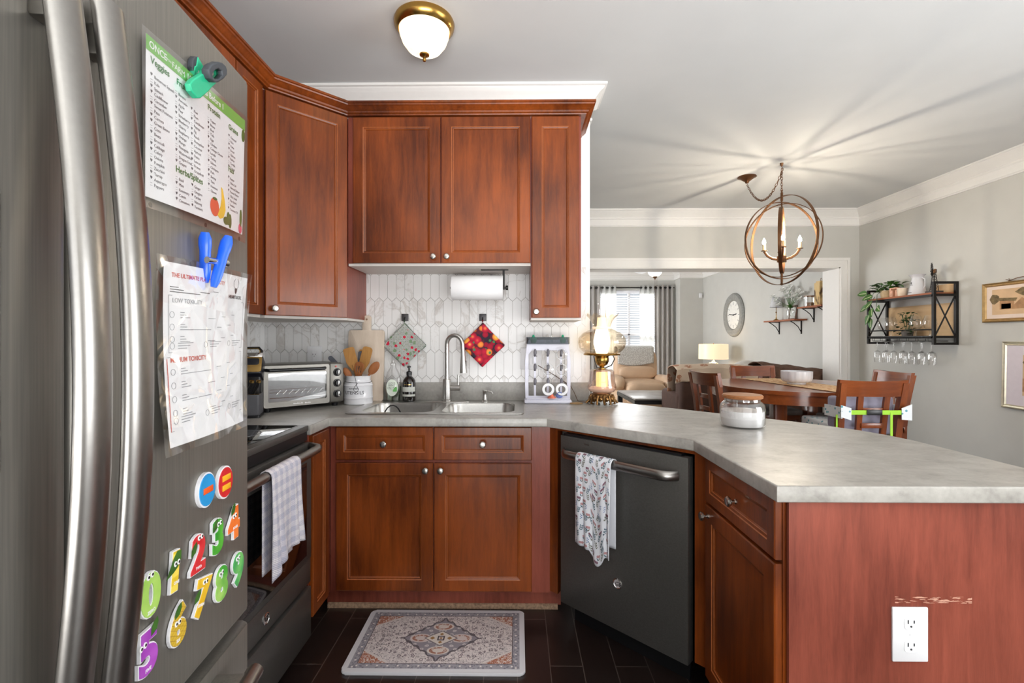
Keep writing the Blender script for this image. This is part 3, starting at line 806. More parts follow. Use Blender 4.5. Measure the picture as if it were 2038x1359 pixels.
# clips ---------------------------------------------------------------------
M_teal = plain('teal_green_plastic', S(38, 176, 132), .35, nz=.03)
M_dgrip = plain('dark_rubber_grip', S(62, 66, 72), .6)
c = thing('magnetic_clip', 'teal green magnetic chip clip with dark loop grip holding the checklist', 'clip', (-.575, 1.02, 0), FA)
VF = lambda x: vert_frame((x, 0, 0), (0, 1, 0), (0, 0, 1))
jaw = MB(VF(.02)).loops([[(-0.262, 1.681), (-0.258, 1.672), (-0.242, 1.668), (-0.232, 1.673), (-0.207, 1.698), (-0.197, 1.71), (-0.181, 1.726), (-0.203, 1.722), (-0.200, 1.742), (-0.211, 1.738), (-0.222, 1.721), (-0.241, 1.704), (-0.254, 1.692)]], .003, bev=.002).build('front_jaw', M_teal, c)
MB(VF(.029)).loops([[(-0.228, 1.724), (-0.220, 1.736), (-0.212, 1.743), (-0.197, 1.755), (-0.184, 1.761), (-0.172, 1.762), (-0.167, 1.757), (-0.168, 1.748), (-0.179, 1.735), (-0.197, 1.719), (-0.208, 1.713), (-0.22, 1.713), (-0.226, 1.718)], [(-0.216, 1.722), (-0.208, 1.734), (-0.197, 1.743), (-0.185, 1.746), (-0.183, 1.74), (-0.193, 1.728), (-0.205, 1.72), (-0.214, 1.718)]], .0045, bev=.002).build('loop_grip', M_dgrip, jaw)
MB(VF(.024)).loops([[(-0.219, 1.720), (-0.209, 1.736), (-0.197, 1.746), (-0.183, 1.749), (-0.180, 1.74), (-0.192, 1.726), (-0.205, 1.717), (-0.217, 1.715)], [(-0.216, 1.722), (-0.208, 1.734), (-0.197, 1.743), (-0.185, 1.746), (-0.183, 1.74), (-0.193, 1.728), (-0.205, 1.72), (-0.214, 1.718)]], .004).build('loop_lining', M_teal, jaw)
MB(VF(.007)).loops([[(-0.226, 1.714), (-0.223, 1.731), (-0.218, 1.735), (-0.214, 1.752), (-0.194, 1.744), (-0.199, 1.733), (-0.216, 1.715)]], .003, bev=.001).build('back_jaw', M_teal, c)
MB(VF(.005)).loops([[(-0.228, 1.727), (-0.226, 1.741), (-0.219, 1.750), (-0.212, 1.754), (-0.218, 1.733), (-0.223, 1.72)]], .0035, bev=.001).build('back_grip', M_dgrip, c)
MB().tube([(.018, -.222, 1.712), (.012, -.216, 1.722), (.008, -.210, 1.735)], .0015, 6).build('spring', M_chrome, c)
MB(VF(.0238)).prism([(-.220, 1.712), (-.218, 1.7145), (-.207, 1.705), (-.209, 1.7025)], 0, .0004).build('small_marking', M_ctext, c, smooth=False)
M_blue = plain('bright_blue_plastic', S(28, 92, 222), .3, nz=.03)
c = thing('blue_clip', 'bright blue plastic clip pinching the top of the crinkled chart', 'clip', (-.575, 1.02, 0), FA)
cm = vert_frame((.014, -.185, 1.40), (0, 1, 0), (0, 0, 1))
def arm(p0, p1, r): return MB(cm).tube([Vector(p0).lerp(Vector(p1), k/8) for k in range(9)], [r*(.55 if k == 0 else .9 if k == 1 else 1 if k < 6 else 1.15 if k < 8 else .7) for k in range(9)], 12, flat=.62)
arm((-.010, -.038, .012), (.012, .056, .026), .0095).build('front_arm', M_blue, c)
arm((-.006, -.03, -.004), (-.018, .056, .002), .0095).build('back_arm', M_blue, c)
MB(cm).cyl((-.02, .008, .006), (.02, .008, .02), .006).build('spring', M_chrome, c)

# number magnets --------------------------------------------------------------
M_magw = plain('magnet_white_edge', S(236, 236, 240), .5)
M_eye = plain('magnet_eye_white', S(250, 250, 250), .4); M_pup = plain('magnet_pupil', S(20, 20, 22), .4)
def gmat(n, c1, c2, kind='v'):
    m = Mt(n, .35); f = m.noise(22, (1, 1, 1), 2) if kind == 'v' else (m.z*260.0).sin()*.5+.5
    if kind == 'x': f = ((m.z*400.0+m.y*230.0).sin().abs().mn((m.z*400.0-m.y*230.0).sin().abs())).lt(.16)
    m.col(m.ramp(f, [(.35, c1), (.65, c2)])); return m.mat
mags = [('0', -.327, .896, 'kiwi', S(150, 200, 84), S(180, 220, 110), 'v', 'ZERO'), ('1', -.269, .902, 'corn', S(230, 196, 50), S(246, 220, 90), 'h', 'ONE'),
        ('2', -.204, .902, 'tomato', S(206, 40, 48), S(226, 70, 70), 'v', 'TWO'), ('3', -.142, .906, 'pea', S(52, 150, 50), S(110, 200, 70), 'v', ''),
        ('4', -.083, .907, 'carrot', S(232, 104, 36), S(244, 130, 60), 'v', 'FOUR'), ('5', -.332, .815, 'aubergine', S(158, 60, 178), S(184, 90, 200), 'v', 'FIVE'),
        ('6', -.260, .812, 'pineapple', S(214, 180, 60), S(170, 126, 40), 'x', 'SIX'), ('7', -.192, .820, 'banana', S(232, 184, 40), S(244, 204, 70), 'v', 'SEVEN'),
        ('8', -.129, .812, 'avocado', S(70, 168, 60), S(170, 214, 110), 'v', ''), ('9', -.065, .809, 'leek', S(44, 150, 84), S(120, 200, 110), 'v', '')]
desc = {'0': 'kiwi green number 0', '1': 'yellow corn number 1', '2': 'tomato red number 2', '3': 'pea green number 3', '4': 'carrot orange number 4', '5': 'aubergine purple number 5',
        '6': 'pineapple patterned number 6', '7': 'banana yellow number 7', '8': 'avocado green number 8', '9': 'leafy green number 9'}
for dg, y, z, kd, c1, c2, kind, word in mags:
    t = thing('number_magnet', desc[dg]+' foam magnet with eyes on the fridge door', 'magnet', (-.575, 1.02, 0), FA, 'fruit and vegetable number magnets')
    bx = text_mesh(dg, .080, .0001, .0, 'CENTER', 0)
    ys = [v.co.y for v in bx.vertices]; cy = (min(ys)+max(ys))/2; xs = [v.co.x for v in bx.vertices]; cx = (min(xs)+max(xs))/2
    M = vert_frame((0, y, z), (0, 1, 0), (0, 0, 1)) @ Matrix.Rotation(math.radians({'6': -8, '7': -14, '1': -6, '2': -5}.get(dg, 0)), 4, 'Z')
    MB(M @ Matrix.Translation((-cx, -cy, .0035))).text(dg, .080, Matrix.Identity(4), .0024, .0056, 'CENTER').build('foam_backing', M_magw, t, smooth=False)
    fc = MB(M @ Matrix.Translation((-cx, -cy, .0065))).text(dg, .080, Matrix.Identity(4), .0008, .0038, 'CENTER').build('printed_face', gmat('magnet_'+kd, c1, c2, kind), t, smooth=False)
    if dg in '1234567':
        lf = MB(M); px, py = {'1': (-.012, .016), '2': (-.014, .01), '3': (-.008, .022), '4': (-.002, .028), '5': (.014, .03), '6': (-.004, .022), '7': (-.016, .004)}[dg]
        lf.prism([(-.024, -.006), (-.006, .0), (.004, .006), (.011, .016), (.010, .030), (.0, .031), (-.008, .022)] if dg == '1' else [(px-.010, py-.010), (px+.002, py-.006), (px+.006, py+.004), (px+.004, py+.012), (px-.004, py+.008), (px-.010, py)], .0073, .0078)
        lf.build('leaf', M_leafg, t, smooth=False)
    ex, ey = {'0': (0, .028), '1': (.004, .012), '2': (.004, .026), '3': (.006, .022), '4': (.004, .014), '5': (-.010, .014), '6': (-.002, .004), '7': (.004, .024), '8': (0, .02), '9': (0, .022)}[dg]
    ex -= .0035
    m = MB(M).prism(circ(ex-.004, ey, .0036, .0044, 14), .0073, .0082).prism(circ(ex+.0042, ey+.001, .0036, .0044, 14), .0073, .0082); e = m.build('eyes', M_eye, t, smooth=False)
    m = MB(M).prism(circ(ex-.0032, ey, .0018, .0022, 10), .0082, .0086).prism(circ(ex+.005, ey+.001, .0018, .0022, 10), .0082, .0086); m.build('pupils', M_pup, e, smooth=False)
    if word:
        wx, wy = {'0': (0, -.0268), '1': (.003, -.020), '2': (0, -.0262), '4': (.004, -.0115), '5': (-.002, -.0268), '6': (0, -.0262), '7': (-.004, -.014)}[dg]
        MB(M @ Matrix.Translation((wx, wy, .0074))).text(word, .0068, Matrix.Identity(4), .0002, .0002, 'CENTER').build('word', M_magw, t, smooth=False)
for sym, y, z, c1, c2, lab in (('-', -.178, 1.003, S(40, 150, 214), S(236, 96, 40), 'round blue magnet with an orange minus sign'), ('=', -.115, .998, S(206, 42, 46), S(244, 178, 40), 'round red magnet with a yellow equals sign')):
    t = thing('symbol_magnet', lab, 'magnet', (-.575, 1.02, 0), FA)
    M = vert_frame((0, y, z), (0, 1, 0), (0, 0, 1))
    MB(M).prism(circ(0, 0, .0275, .031, 32), 0, .006).build('foam_backing', M_magw, t)
    MB(M).prism(circ(0, 0, .0245, .028, 32), .006, .0078).build('disc', plain('magnet_'+('blue' if sym == '-' else 'red'), c1, .35), t)
    m = MB(M)
    for yy in ((0,) if sym == '-' else (.009, -.009)): m.box(-.015, .015, yy-.0055, yy+.0055, .0078, .0092, .0006)
    m.build('symbol', plain('magnet_symbol', c2, .35), t)

# ================================================================== RANGE
r = thing('range', 'black glass-top electric range with steel towel-bar handle', 'range', (-1.17, 1.59, 0))
RF = frame((-.875, 1.208, 0), (1, 0))
MB(RF).box(0, .756, -.61, -.03, .03, .895).build('body', M_black, r, True, smooth=False)
MB(RF).box(0, .756, -.615, .012, .893, .918, .004).build('cooktop_frame', M_slated, r, True)
m_ct = plain('ceramic_glass_top', S(14, 14, 16), .05, nz=0, Coat_Weight=.5)
MB(RF).box(.02, .736, -.58, -.02, .917, .9196, .0012).build('glass_cooktop', m_ct, r, True)
m = MB(RF)
for cx, cy, rr in ((.19, -.17, .1), (.55, -.17, .085), (.19, -.43, .075), (.55, -.43, .1)):
    m.loops([circ(cx, cy, rr, n=36), circ(cx, cy, rr-.003, n=36)], .0001, Matrix.Translation((0, 0, .9199)))
m.build('burner_rings', M_grey, r, True, smooth=False)
MB(RF).box(.004, .752, -.03, .006, .855, .893).build('vent_trim', M_black, r, True, smooth=False)
dr = MB(RF).box(.004, .752, -.03, .025, .375, .85, .004).build('oven_door', M_slated, r, True)
MB(RF).box(.05, .706, .02, .0262, .40, .775, .001).build('oven_window', M_blackg, dr, True)
m = MB(RF)
for k in range(6): m.box(.06+.108*k, .06+.108*k+.085, .0255, .0268, .79, .797).box(.06+.108*k, .06+.108*k+.085, .0255, .0268, .805, .812)
m.build('door_vents', M_black, dr, True, smooth=False)
m = MB(RF); P = []
for i in range(25):
    t = i/24; e = min(t, 1-t); P.append((.022+.712*t, .03+.05*min(1, e/.06)**.5, .835))
m.tube(P, .0165, 12); hb = m.build('handle', M_hsteel, dr, True)
MB(RF).box(.004, .752, -.03, .022, .275, .372, .003).build('lower_panel', M_slated, r, True)
MB(RF).box(.004, .752, -.03, .025, .05, .258, .005).build('storage_drawer', M_slated, r, True)
bd = MB(RF @ Matrix.Translation((.40, .022, .325))).lathe([(0, 0), (.02, 0), (.02, .003), (.017, .004), (.015, .002), (0, .002)], axis=(0, 1, 0)).build('badge', M_chrome, r, True)
MB(RF @ Matrix.Translation((.40, .0245, .325)) @ vert_frame((-.010, 0, -.008), (1, 0, 0), (0, 0, 1))).text('GE', .022, Matrix.Identity(4), .0006).build('badge_monogram', M_black, bd, True, smooth=False)

o_fn = {}
# hanging towels ---------------------------------------------------------------
def towel(F, x0, x1, ybar, zbar, zf, zb, mat, name, label, rb=.022, amp=.006, skew=0, parent=None, fold=.0):
    m = MB(F)
    def fn(s, t):
        L1 = zbar-zf(s); L2 = zbar-zb(s); Ltot = L1+PI*rb+L2; d = t*Ltot
        x = x0+(x1-x0)*s
        if d < L1: y = rb; z = zf(s)+d; k = (L1-d)/L1
        elif d < L1+PI*rb:
            a = (d-L1)/rb; y = rb*math.cos(a); z = zbar+rb*math.sin(a); k = 0
        else: y = -rb*.55; z = zbar-(d-L1-PI*rb); k = 0
        y2 = amp*k*math.sin(s*PI*3.2+.6)+amp*.6*k*math.sin(s*PI*6+z*9)
        return (x+skew*k, ybar+y+abs(y2)*.9 if y > 0 else ybar+y, z)
    m.grid(fn, 40, 60)
    o = tag(m.build(name, mat, solid=.003), label, 'towel'); o_fn[name] = (fn, F); return o
wf = Mt('waffle_gingham_cloth', .9)
gx = (wf.y*(1/.036)).fr().lt(.5); gz = (wf.z*(1/.036)).fr().lt(.5)
wf.col(wf.ramp((gx+gz)*.5, [(.0, S(232, 228, 234)), (.45, S(216, 212, 222)), (.5, S(214, 210, 222)), (.9, S(192, 192, 210))]))
wf.bump((wf.y*900.0).sin()*(wf.z*900.0).sin(), .5, .002)
towel(RF, .29, .49, .08, .835, lambda s: .50+.03*math.sin(s*3)+.05*s, lambda s: .52, wf.mat, 'gingham_towel', 'pale blue and lilac gingham towel hanging on the oven handle', .020, .012)
ft = Mt('floral_towel_cloth', .9)
ft.col(S(228, 230, 236)).bump(ft.noise(300), .1, .002)
towel(DWF, .162, .335, .066, .775, lambda s: .43-.05*math.sin(min(1, max(0, (s-.45)*2.4))*PI)-.02*s, lambda s: .44, ft.mat, 'floral_towel', 'white floral dish towel hanging over the dishwasher handle', .023, .012)
fnT, FT = o_fn['floral_towel']; tw = bpy.data.objects['floral_towel']
pc = [plain('print_teal_leaf', S(66, 98, 112), .9), plain('print_olive_leaf', S(112, 112, 98), .9), plain('print_pink_petal', S(186, 140, 142), .9), plain('print_mauve_petal', S(132, 98, 112), .9), plain('print_blue_bud', S(104, 128, 170), .9)]
pm = MB(FT); rt = random.Random(11); WT, HT = .173, .80
def tpoly(cx, cz, pts, mi):
    pm.mi = mi; V = []
    for px_, pz_ in pts:
        s_ = (cx+px_)/WT; t_ = (cz+pz_)/HT
        if not (.01 < s_ < .99 and .005 < t_ < .99): return
        a = Vector(fnT(s_, t_)); b = Vector(fnT(min(s_+.01, 1), t_)); c_ = Vector(fnT(s_, min(t_+.01, 1)))
        n = (c_-a).cross(b-a).normalized(); n = n if n.y > 0 or t_ > .5 else -n
        V.append(pm._v(a+n*.0028))
    pm._f(V)
def tleaf(cx, cz, ang, L, w, mi):
    c_, s_ = math.cos(ang), math.sin(ang)
    tpoly(cx, cz, [(x_*c_-y_*s_, x_*s_+y_*c_) for x_, y_ in ((0, 0), (L*.3, w), (L*.65, w*.8), (L, 0), (L*.6, -w*.7), (L*.25, -w*.8))], mi)
row = 0; cz = .012
while cz < HT-.03:
    cx = .012+(.012 if row % 2 else 0)
    while cx < WT:
        jx, jz = cx+rt.uniform(-.004, .004), cz+rt.uniform(-.006, .006); k = rt.random()
        if k < .45:
            mi = rt.choice((0, 0, 1)); a0 = rt.uniform(1.2, 1.9)
            for h in range(3):
                bx, bz = jx+math.cos(a0)*.008*h, jz+math.sin(a0)*.008*h
                tleaf(bx, bz, a0+.55, .012, .0017, mi); tleaf(bx, bz, a0-.55, .012, .0017, mi)
        elif k < .85:
            mi = rt.choice((2, 2, 3))
            tleaf(jx, jz-.012, 2.2, .014, .0022, 0); tleaf(jx, jz-.012, .95, .014, .0022, 1)
            for dx in (-.0045, 0, .0045): tpoly(jx+dx, jz+.004, [(.0038*math.cos(b), .0055*math.sin(b)) for b in [2*PI*q_/7 for q_ in range(7)]], mi)
        else:
            for h in range(5): tpoly(jx+.004*(h % 2)-.002, jz-.008+.0045*h, [(.0022*math.cos(b), .0022*math.sin(b)) for b in [2*PI*q_/6 for q_ in range(6)]], 4)
        cx += .0245
    cz += .027; row += 1
pm.build('floral_print', pc, tw, smooth=False)
# ================================================================== COUNTER ITEMS
ZT = .9148
M_tsteel = plain('dull_steel', S(128, 125, 119), .38, .85, nz=.04)
# toaster oven at 45 degrees
t = thing('toaster_oven', 'steel toaster oven with glass door and three knobs in the counter corner', 'toaster oven', (-1.09, 2.433, ZT), PI/4)
# local: x right along front, y into the corner
MB().box(-.205, .205, 0, .245, .018, .232, .012).build('shell', M_tsteel, t)
MB().box(-.195, .115, -.001, .008, .03, .222).build('cavity_back', M_black, t, smooth=False)
m = MB(); m.loops([rrect(-.20, .125, .022, .228, .012), rrect(-.178, .108, .05, .19, .006)], .006, M=vert_frame((0, -.006, 0), (1, 0, 0), (0, 0, 1)), bev=.001)
dd_ = m.build('door_frame', M_tsteel, t)
M_tog = plain('toaster_interior', S(120, 120, 120), .3, .8)
MB().box(-.178, .108, -.0035, -.0025, .05, .19).build('interior_panel', M_tog, dd_, smooth=False)
MB().box(-.18, .11, -.0122, -.0108, .048, .192).build('door_glass', M_glass, dd_, smooth=False)
MB().tube([(-.19, -.012, .208), (-.18, -.032, .206), (.09, -.032, .206), (.10, -.012, .208)], .008, 10).build('door_handle', M_black, dd_)
m = MB()
for k in range(9): m.cyl((-.17, -.0085, .095+.0022*k*0), (.1, -.0085, .095), .0012, seg=6) if k == 0 else m.cyl((-.17+.03*k, -.0085, .085), (-.15+.03*k, -.0085, .105), .0011, seg=5)
m.cyl((-.17, -.0085, .11), (.1, -.0085, .11), .0012, seg=6).cyl((-.17, -.0085, .068), (.1, -.0085, .066), .002, seg=6)
m.build('wire_rack', M_chrome, dd_)
MB().box(.13, .203, -.008, .004, .025, .228, .004).build('control_panel', M_tsteel, t)
for z in (.182, .125, .068):
    k = MB().lathe([(0, 0), (.021, 0), (.021, .004), (.016, .005), (.0145, .02), (0, .021)], (.167, -.008, z), axis=(0, -1, 0)).build('control_knob', M_black, t)
    MB().box(.163, .171, -.033, -.026, z-.014, z+.014, .002).build('knob_grip', M_chrome, k)
MB().cyl((.16, -.008, .213), (.16, -.011, .213), .005).build('indicator_light', plain('red_lens', S(190, 60, 44), .3), t)
m = MB()
for k in range(14): m.box(-.06+.0062*k, -.0565+.0062*k, -.0132, -.0121, .032, .038-.001*(k % 3)) if k != 8 else None
m.build('small_marking', M_white, dd_, smooth=False)
for x in (-.17, .17):
    for y in (.03, .21): MB().cyl((x, y, .0), (x, y, .019), .014, .017).build('foot', M_black, t)
# knife block
t = thing('knife_block', 'black and gold knife block half hidden behind the fridge edge', 'knife block', (-1.235, 2.20, ZT), math.radians(20))
MB().prism(rrect(-.055, .045, -.06, .07, .01), 0, .012).build('base', M_black, t)
MB().prism(rrect(-.052, .042, -.057, .066, .01), .012, .105, .003).build('lower_block', plain('dark_grey_block', S(84, 84, 88), .5), t)
MB().prism(rrect(-.05, .04, -.005, .064, .01), .105, .21, .003).build('rear_block', M_black, t)
MB().prism([(.0, -.058), (.041, -.058), (.041, -.02), (.02, -.02)], .105, .1065).build('gold_slot_plate', M_gold, t, smooth=False)
tl = Matrix.Translation((0, .02, .215)) @ Matrix.Rotation(math.radians(-28), 4, 'X')
MB(tl).prism(rrect(-.055, .048, -.05, .045, .014), -.04, .05, .004).build('upper_block', plain('navy_black_plastic', S(24, 26, 36), .3), t)
m = MB(tl); m.loops([rrect(-.04, .047, -.035, .045, .012), rrect(-.028, .036, .0, .034, .01)], .0015, M=vert_frame((0, -.0515, 0), (1, 0, 0), (0, 0, 1))); m.build('gold_face_plate', M_gold, t)
sb_ = MB(tl).box(-.042, .047, -.0545, -.051, .040, .062, .001).build('silver_band', M_chrome, t)
for x in (-.02, .024): MB(tl).cyl((x, -.0545, .051), (x, -.0565, .051), .006, seg=12).build('screw', M_steel, sb_)
for k in range(4):
    x = -.045+.027*k
    kn = thing('steak_knife', ['steak knife with gold end cap, leftmost of four in the knife block', 'second steak knife from the left in the knife block', 'third steak knife from the left in the knife block', 'steak knife with gold end cap nearest the toaster oven'][k], 'knife', (-1.235, 2.20, ZT), math.radians(20), 'steak knives in the block')
    MB().tube([(x-.022, -.045, .104), (x-.012, -.060, .125), (x+.002, -.074, .150), (x+.006, -.080, .163)], [.007, .0085, .0095, .010], 10, flat=.6).build('handle', M_black, kn)
    MB().tube([(x+.006, -.080, .163), (x+.008, -.083, .172)], .0102, 10, flat=.7).build('end_cap', M_gold, kn)
kn = thing('kitchen_shears', 'black and gold scissor handle loop sticking out of the top of the knife block', 'scissors', (-1.235, 2.20, ZT), math.radians(20))
MB(tl @ Matrix.Translation((.002, -.035, .05))).tube([(-.034, 0, 0), (-.038, 0, .03), (-.026, 0, .046), (.026, 0, .046), (.038, 0, .03), (.034, 0, 0)], .0065, 10).build('handle_loop', M_black, kn)
MB(tl @ Matrix.Translation((.002, -.042, .05))).tube([(-.03, 0, .008), (-.032, 0, .028), (-.022, 0, .040), (.022, 0, .040), (.032, 0, .028), (.03, 0, .008)], .0022, 6).build('gold_trim', M_gold, kn)

# utensil crock
M_enam = plain('white_enamel', S(234, 234, 238), .18, nz=.01, Coat_Weight=.4)
t = thing('utensil_crock', 'white crock reading UTENSILS, holding wooden spoons and spatulas', 'crock', (-.888, 2.655, ZT))
prof = [(0, 0), (.074, 0), (.078, .004), (.077, .03), (.0795, .035), (.077, .04), (.076, .10), (.0785, .104), (.076, .108), (.070, .125), (.066, .13), (.066, .15), (.0685, .155), (.064, .157), (.061, .15), (.061, .03), (0, .03)]
MB().lathe(prof, seg=40).build('jar', M_enam, t)
def curved(txt, size, z, r, th0):
    m = MB(); m.text(txt, size, Matrix.Identity(4), .0003, 0, 'CENTER')
    es = list(m.bm.edges); bmesh.ops.subdivide_edges(m.bm, edges=es, cuts=1)
    return m.warp(lambda v: Vector(((r+v.z)*math.sin(v.x/r+th0), -(r+v.z)*math.cos(v.x/r+th0), z+v.y)))
curved('UTENSILS', .026, .058, .0775, .0).build('lettering', M_ctext, t, smooth=False)
curved('KITCHEN', .012, .085, .0775, -.0).build('small_lettering', M_ctext, t, smooth=False)
m = MB().tube([(.0735*math.cos(a), .0735*math.sin(a), .122+.003*math.sin(a*2)) for a in [2*PI*k/30 for k in range(30)]], .0011, 5, True)
m.tube([(.02, -.074, .118), (.006, -.08, .10), (.0, -.081, .085), (.008, -.081, .072), (.02, -.081, .072), (.028, -.081, .085), (.02, -.08, .10), (.012, -.077, .128), (.004, -.072, .16)], .0011, 5)
m.build('wire_tie', M_blackmet, t)
M_ow = wood('olive_wood', S(140, 86, 40), S(208, 158, 92), .5, coat=0, scale=14)
M_ow2 = wood('red_brown_wood', S(132, 76, 42), S(176, 112, 66), .5, coat=0, scale=14)
M_sil = plain('charcoal_silicone', S(74, 76, 84), .6)
def blade(name, label, mat, bx, by, tx, ty, tz, w, L, rz=0, tipr=.3, slots=0, th=.0045, hmat=None, bowl=False):
    t = thing(name, label, 'utensil', (-.888, 2.655, ZT), 0, 'utensils in the white crock')
    b = Vector((bx, by, .035)); e = Vector((tx, ty, tz)); ax = (e-b).normalized()
    R = zrot(ax); R.translation = e
    M = R @ Matrix.Rotation(rz, 4, 'Z')
    MB().tube([b, b.lerp(e, .3), b.lerp(e, .6), e-ax*(L*.75)], [.006, .0055, .0055, .0065], 8).build('handle', hmat or mat, t)
    m = MB(M)
    if bowl: m.ball((0, 0, -L*.5), (w*.5, .008, L*.5), 18, 12)
    else:
        prof = [(-w*.16, -L), (w*.16, -L), (w*.5, -L*.62), (w*.5, -w*tipr)]+[(w*.5-w*tipr+w*tipr*math.cos(a), -w*tipr+w*tipr*math.sin(a)) for a in (.5, 1.0, 1.57)]+[(-(w*.5-w*tipr)-w*tipr*math.cos(a), -w*tipr+w*tipr*math.sin(a)) for a in (1.57, 1.0, .5, 0)]+[(-w*.5, -L*.62)]
        lps = [prof]
        for k in range(slots):
            sx = (k-(slots-1)/2)*w*.24; lps.append(rrect(sx-.0026, sx+.0026, -L*.7, -L*.28, .0024, 3))
        m.loops(lps, th/2, Matrix.Rotation(PI/2, 4, 'X'), bev=.0008)
    m.build('head', mat, t); return t
blade('wooden_turner', 'wide pale olive-wood turner leaning left in the utensil crock', M_ow, .02, 0, -.058, .0, .31, .062, .13, .1, .2)
blade('wooden_turner', 'tall upright olive-wood turner at the right of the crock', M_ow, -.02, .01, .052, .01, .315, .058, .14, -.1, .3)
blade('silicone_spatula', 'upright charcoal grey spatula between the wooden turners', M_sil, 0, .02, .004, .03, .29, .03, .12, .5, .35)
blade('kitchen_spatula_blade', 'pointed charcoal grey spatula sticking out far left of the crock', M_sil, .05, .0, -.165, .0, .262, .026, .12, .3, .48)
blade('round_silicone_spoon', 'dark grey rounded spoon behind the left wooden turner', M_sil, .01, .03, -.07, .03, .305, .04, .08, 0, .45, bowl=True)
blade('slotted_wooden_spoon', 'red-brown slotted spoon leaning over the front rim of the crock', M_ow2, -.02, -.0, .025, -.05, .235, .05, .09, 0, .48, 3)
blade('wooden_spoon', 'red-brown wooden spoon leaning right in the crock', M_ow2, -.03, -.01, .118, -.02, .232, .048, .085, .2, .48, bowl=True)
blade('wooden_fork_handle', 'thin pale wooden stick behind the silicone spatula', M_ow, -.01, .03, .0, .045, .30, .016, .06, 0, .3)
blade('wooden_scoop', 'brown wooden spoon low at the left rim of the crock', M_ow2, .03, -.01, -.07, -.03, .20, .036, .07, .4, .45, bowl=True)
# cutting board leaning on the wall
M_board = wood('pale_grained_wood', S(188, 168, 148), S(222, 208, 192), .6, coat=0, scale=5)
t = thing('cutting_board', 'pale wooden paddle cutting board leaning on tiles behind the crock', 'cutting board', (-.878, 2.735, ZT))
MB(Matrix.Rotation(math.radians(-4), 4, 'X')).plate(rrect(-.104, .104, .002, .412, .014)[0:12]+[(-.104+.0, .398)][0:0]+rrect(-.104, .104, .002, .412, .014)[12:], 0, .017, .002).plate(rrect(-.024, .024, .40, .497, .012), .0005, .0165, .002).build('board', M_board, t)
MB(Matrix.Rotation(math.radians(-4), 4, 'X')).cyl((0, -.0008, .475), (0, .001, .475), .006).build('hanging_hole', M_raw, t)
# dish soap bottle
t = thing('dish_soap_bottle', 'clear curvy dish soap bottle with green and white label by the sink', 'bottle', (-.722, 2.742, ZT-.0))
t.location = (-.716, 2.74, .9186)
prof = [(0, 0), (.036, 0), (.040, .004), (.041, .03), (.045, .06), (.048, .09), (.045, .13), (.034, .165), (.02, .188), (.0155, .2), (.0155, .205)]
MB().lathe(prof, sy=.55, seg=28).build('bottle', M_glass, t)
MB().lathe([(0, .003), (.037, .003), (.039, .03), (.043, .06), (.0455, .085), (0, .085)], sy=.52, seg=28).build('liquid', thin_glass('clear_soap', S(226, 236, 222), .1), t)
MB().lathe([(0, .204), (.0165, .204), (.0165, .215), (.010, .22), (.009, .232), (0, .234)], seg=18).build('cap', M_glass, t)
m = MB(vert_frame((0, -.0265, .078), (1, 0, 0), (0, 0, 1))).prism(circ(0, 0, .034, .048, 28), 0, .0008); m.warp(lambda v: Vector((v.x, v.y+.0035*(v.x/.034)**2*2, v.z)))
lb = m.build('label', plain('label_white', S(232, 240, 226), .4), t)
MB(vert_frame((0, -.0278, .078), (1, 0, 0), (0, 0, 1))).prism([(.006, -.022), (.028, -.022), (.03, .0), (.022, .006), (.006, -.012)], 0, .0006).build('label_green_patch', plain('label_green', S(120, 196, 110), .4), lb, smooth=False)
m = MB(vert_frame((0, -.0280, .078), (1, 0, 0), (0, 0, 1)))
for k in range(7):
    for yy in (.014, .026): m.box(-.018+.0055*k, -.0165+.0055*k, yy-.003+.002*(k % 2), yy+.005-.002*(k % 3), 0, .0003).box(-.018+.0055*k, -.0145+.0055*k, yy+.001*(k % 3), yy+.0012+.001*(k % 3), 0, .0003)
m.tube([(-.028, 0, 0), (-.02, -.008, 0), (-.006, -.004, 0), (-.014, .003, 0)], .0014, 5, True, flat=.3).tube([(.006, .002, 0), (.016, -.004, 0), (.028, .006, 0), (.016, .009, 0)], .0014, 5, True, flat=.3)
m.build('label_print', M_ctext, lb, smooth=False)
# black hand soap bottle
t = thing('hand_soap_bottle', 'dark brown round pump bottle with cream label beside the sink', 'bottle', (-.624, 2.742, .9186))
MB().lathe([(0, 0), (.034, 0), (.037, .003), (.037, .105), (.034, .12), (.022, .136), (.015, .142), (.015, .15), (0, .15)], seg=30).build('bottle', plain('dark_amber_glass', S(22, 16, 14), .08, nz=0, Coat_Weight=.6), t)
MB().lathe([(0, .15), (.016, .15), (.016, .166), (.010, .17), (.005, .172), (.005, .19), (.010, .192), (.010, .2), (0, .202)]).cyl((0, 0, .196), (.0, -.026, .193), .004, seg=8).build('pump', M_black, t)
M_cream = plain('cream_label', S(206, 208, 200), .6)
m = MB()
for z0, z1 in ((.028, .04), (.055, .082)):
    m.grid(lambda s, u: (.0375*math.sin(-1.3+2.6*s), -.0375*math.cos(-1.3+2.6*s), z0+(z1-z0)*u), 20, 1)
m.build('label', M_cream, t)
MB().grid(lambda s, u: (.0376*math.sin(-.6+1.2*s), -.0376*math.cos(-.6+1.2*s), .094+.004*u), 12, 1).build('gold_line', M_gold, t)

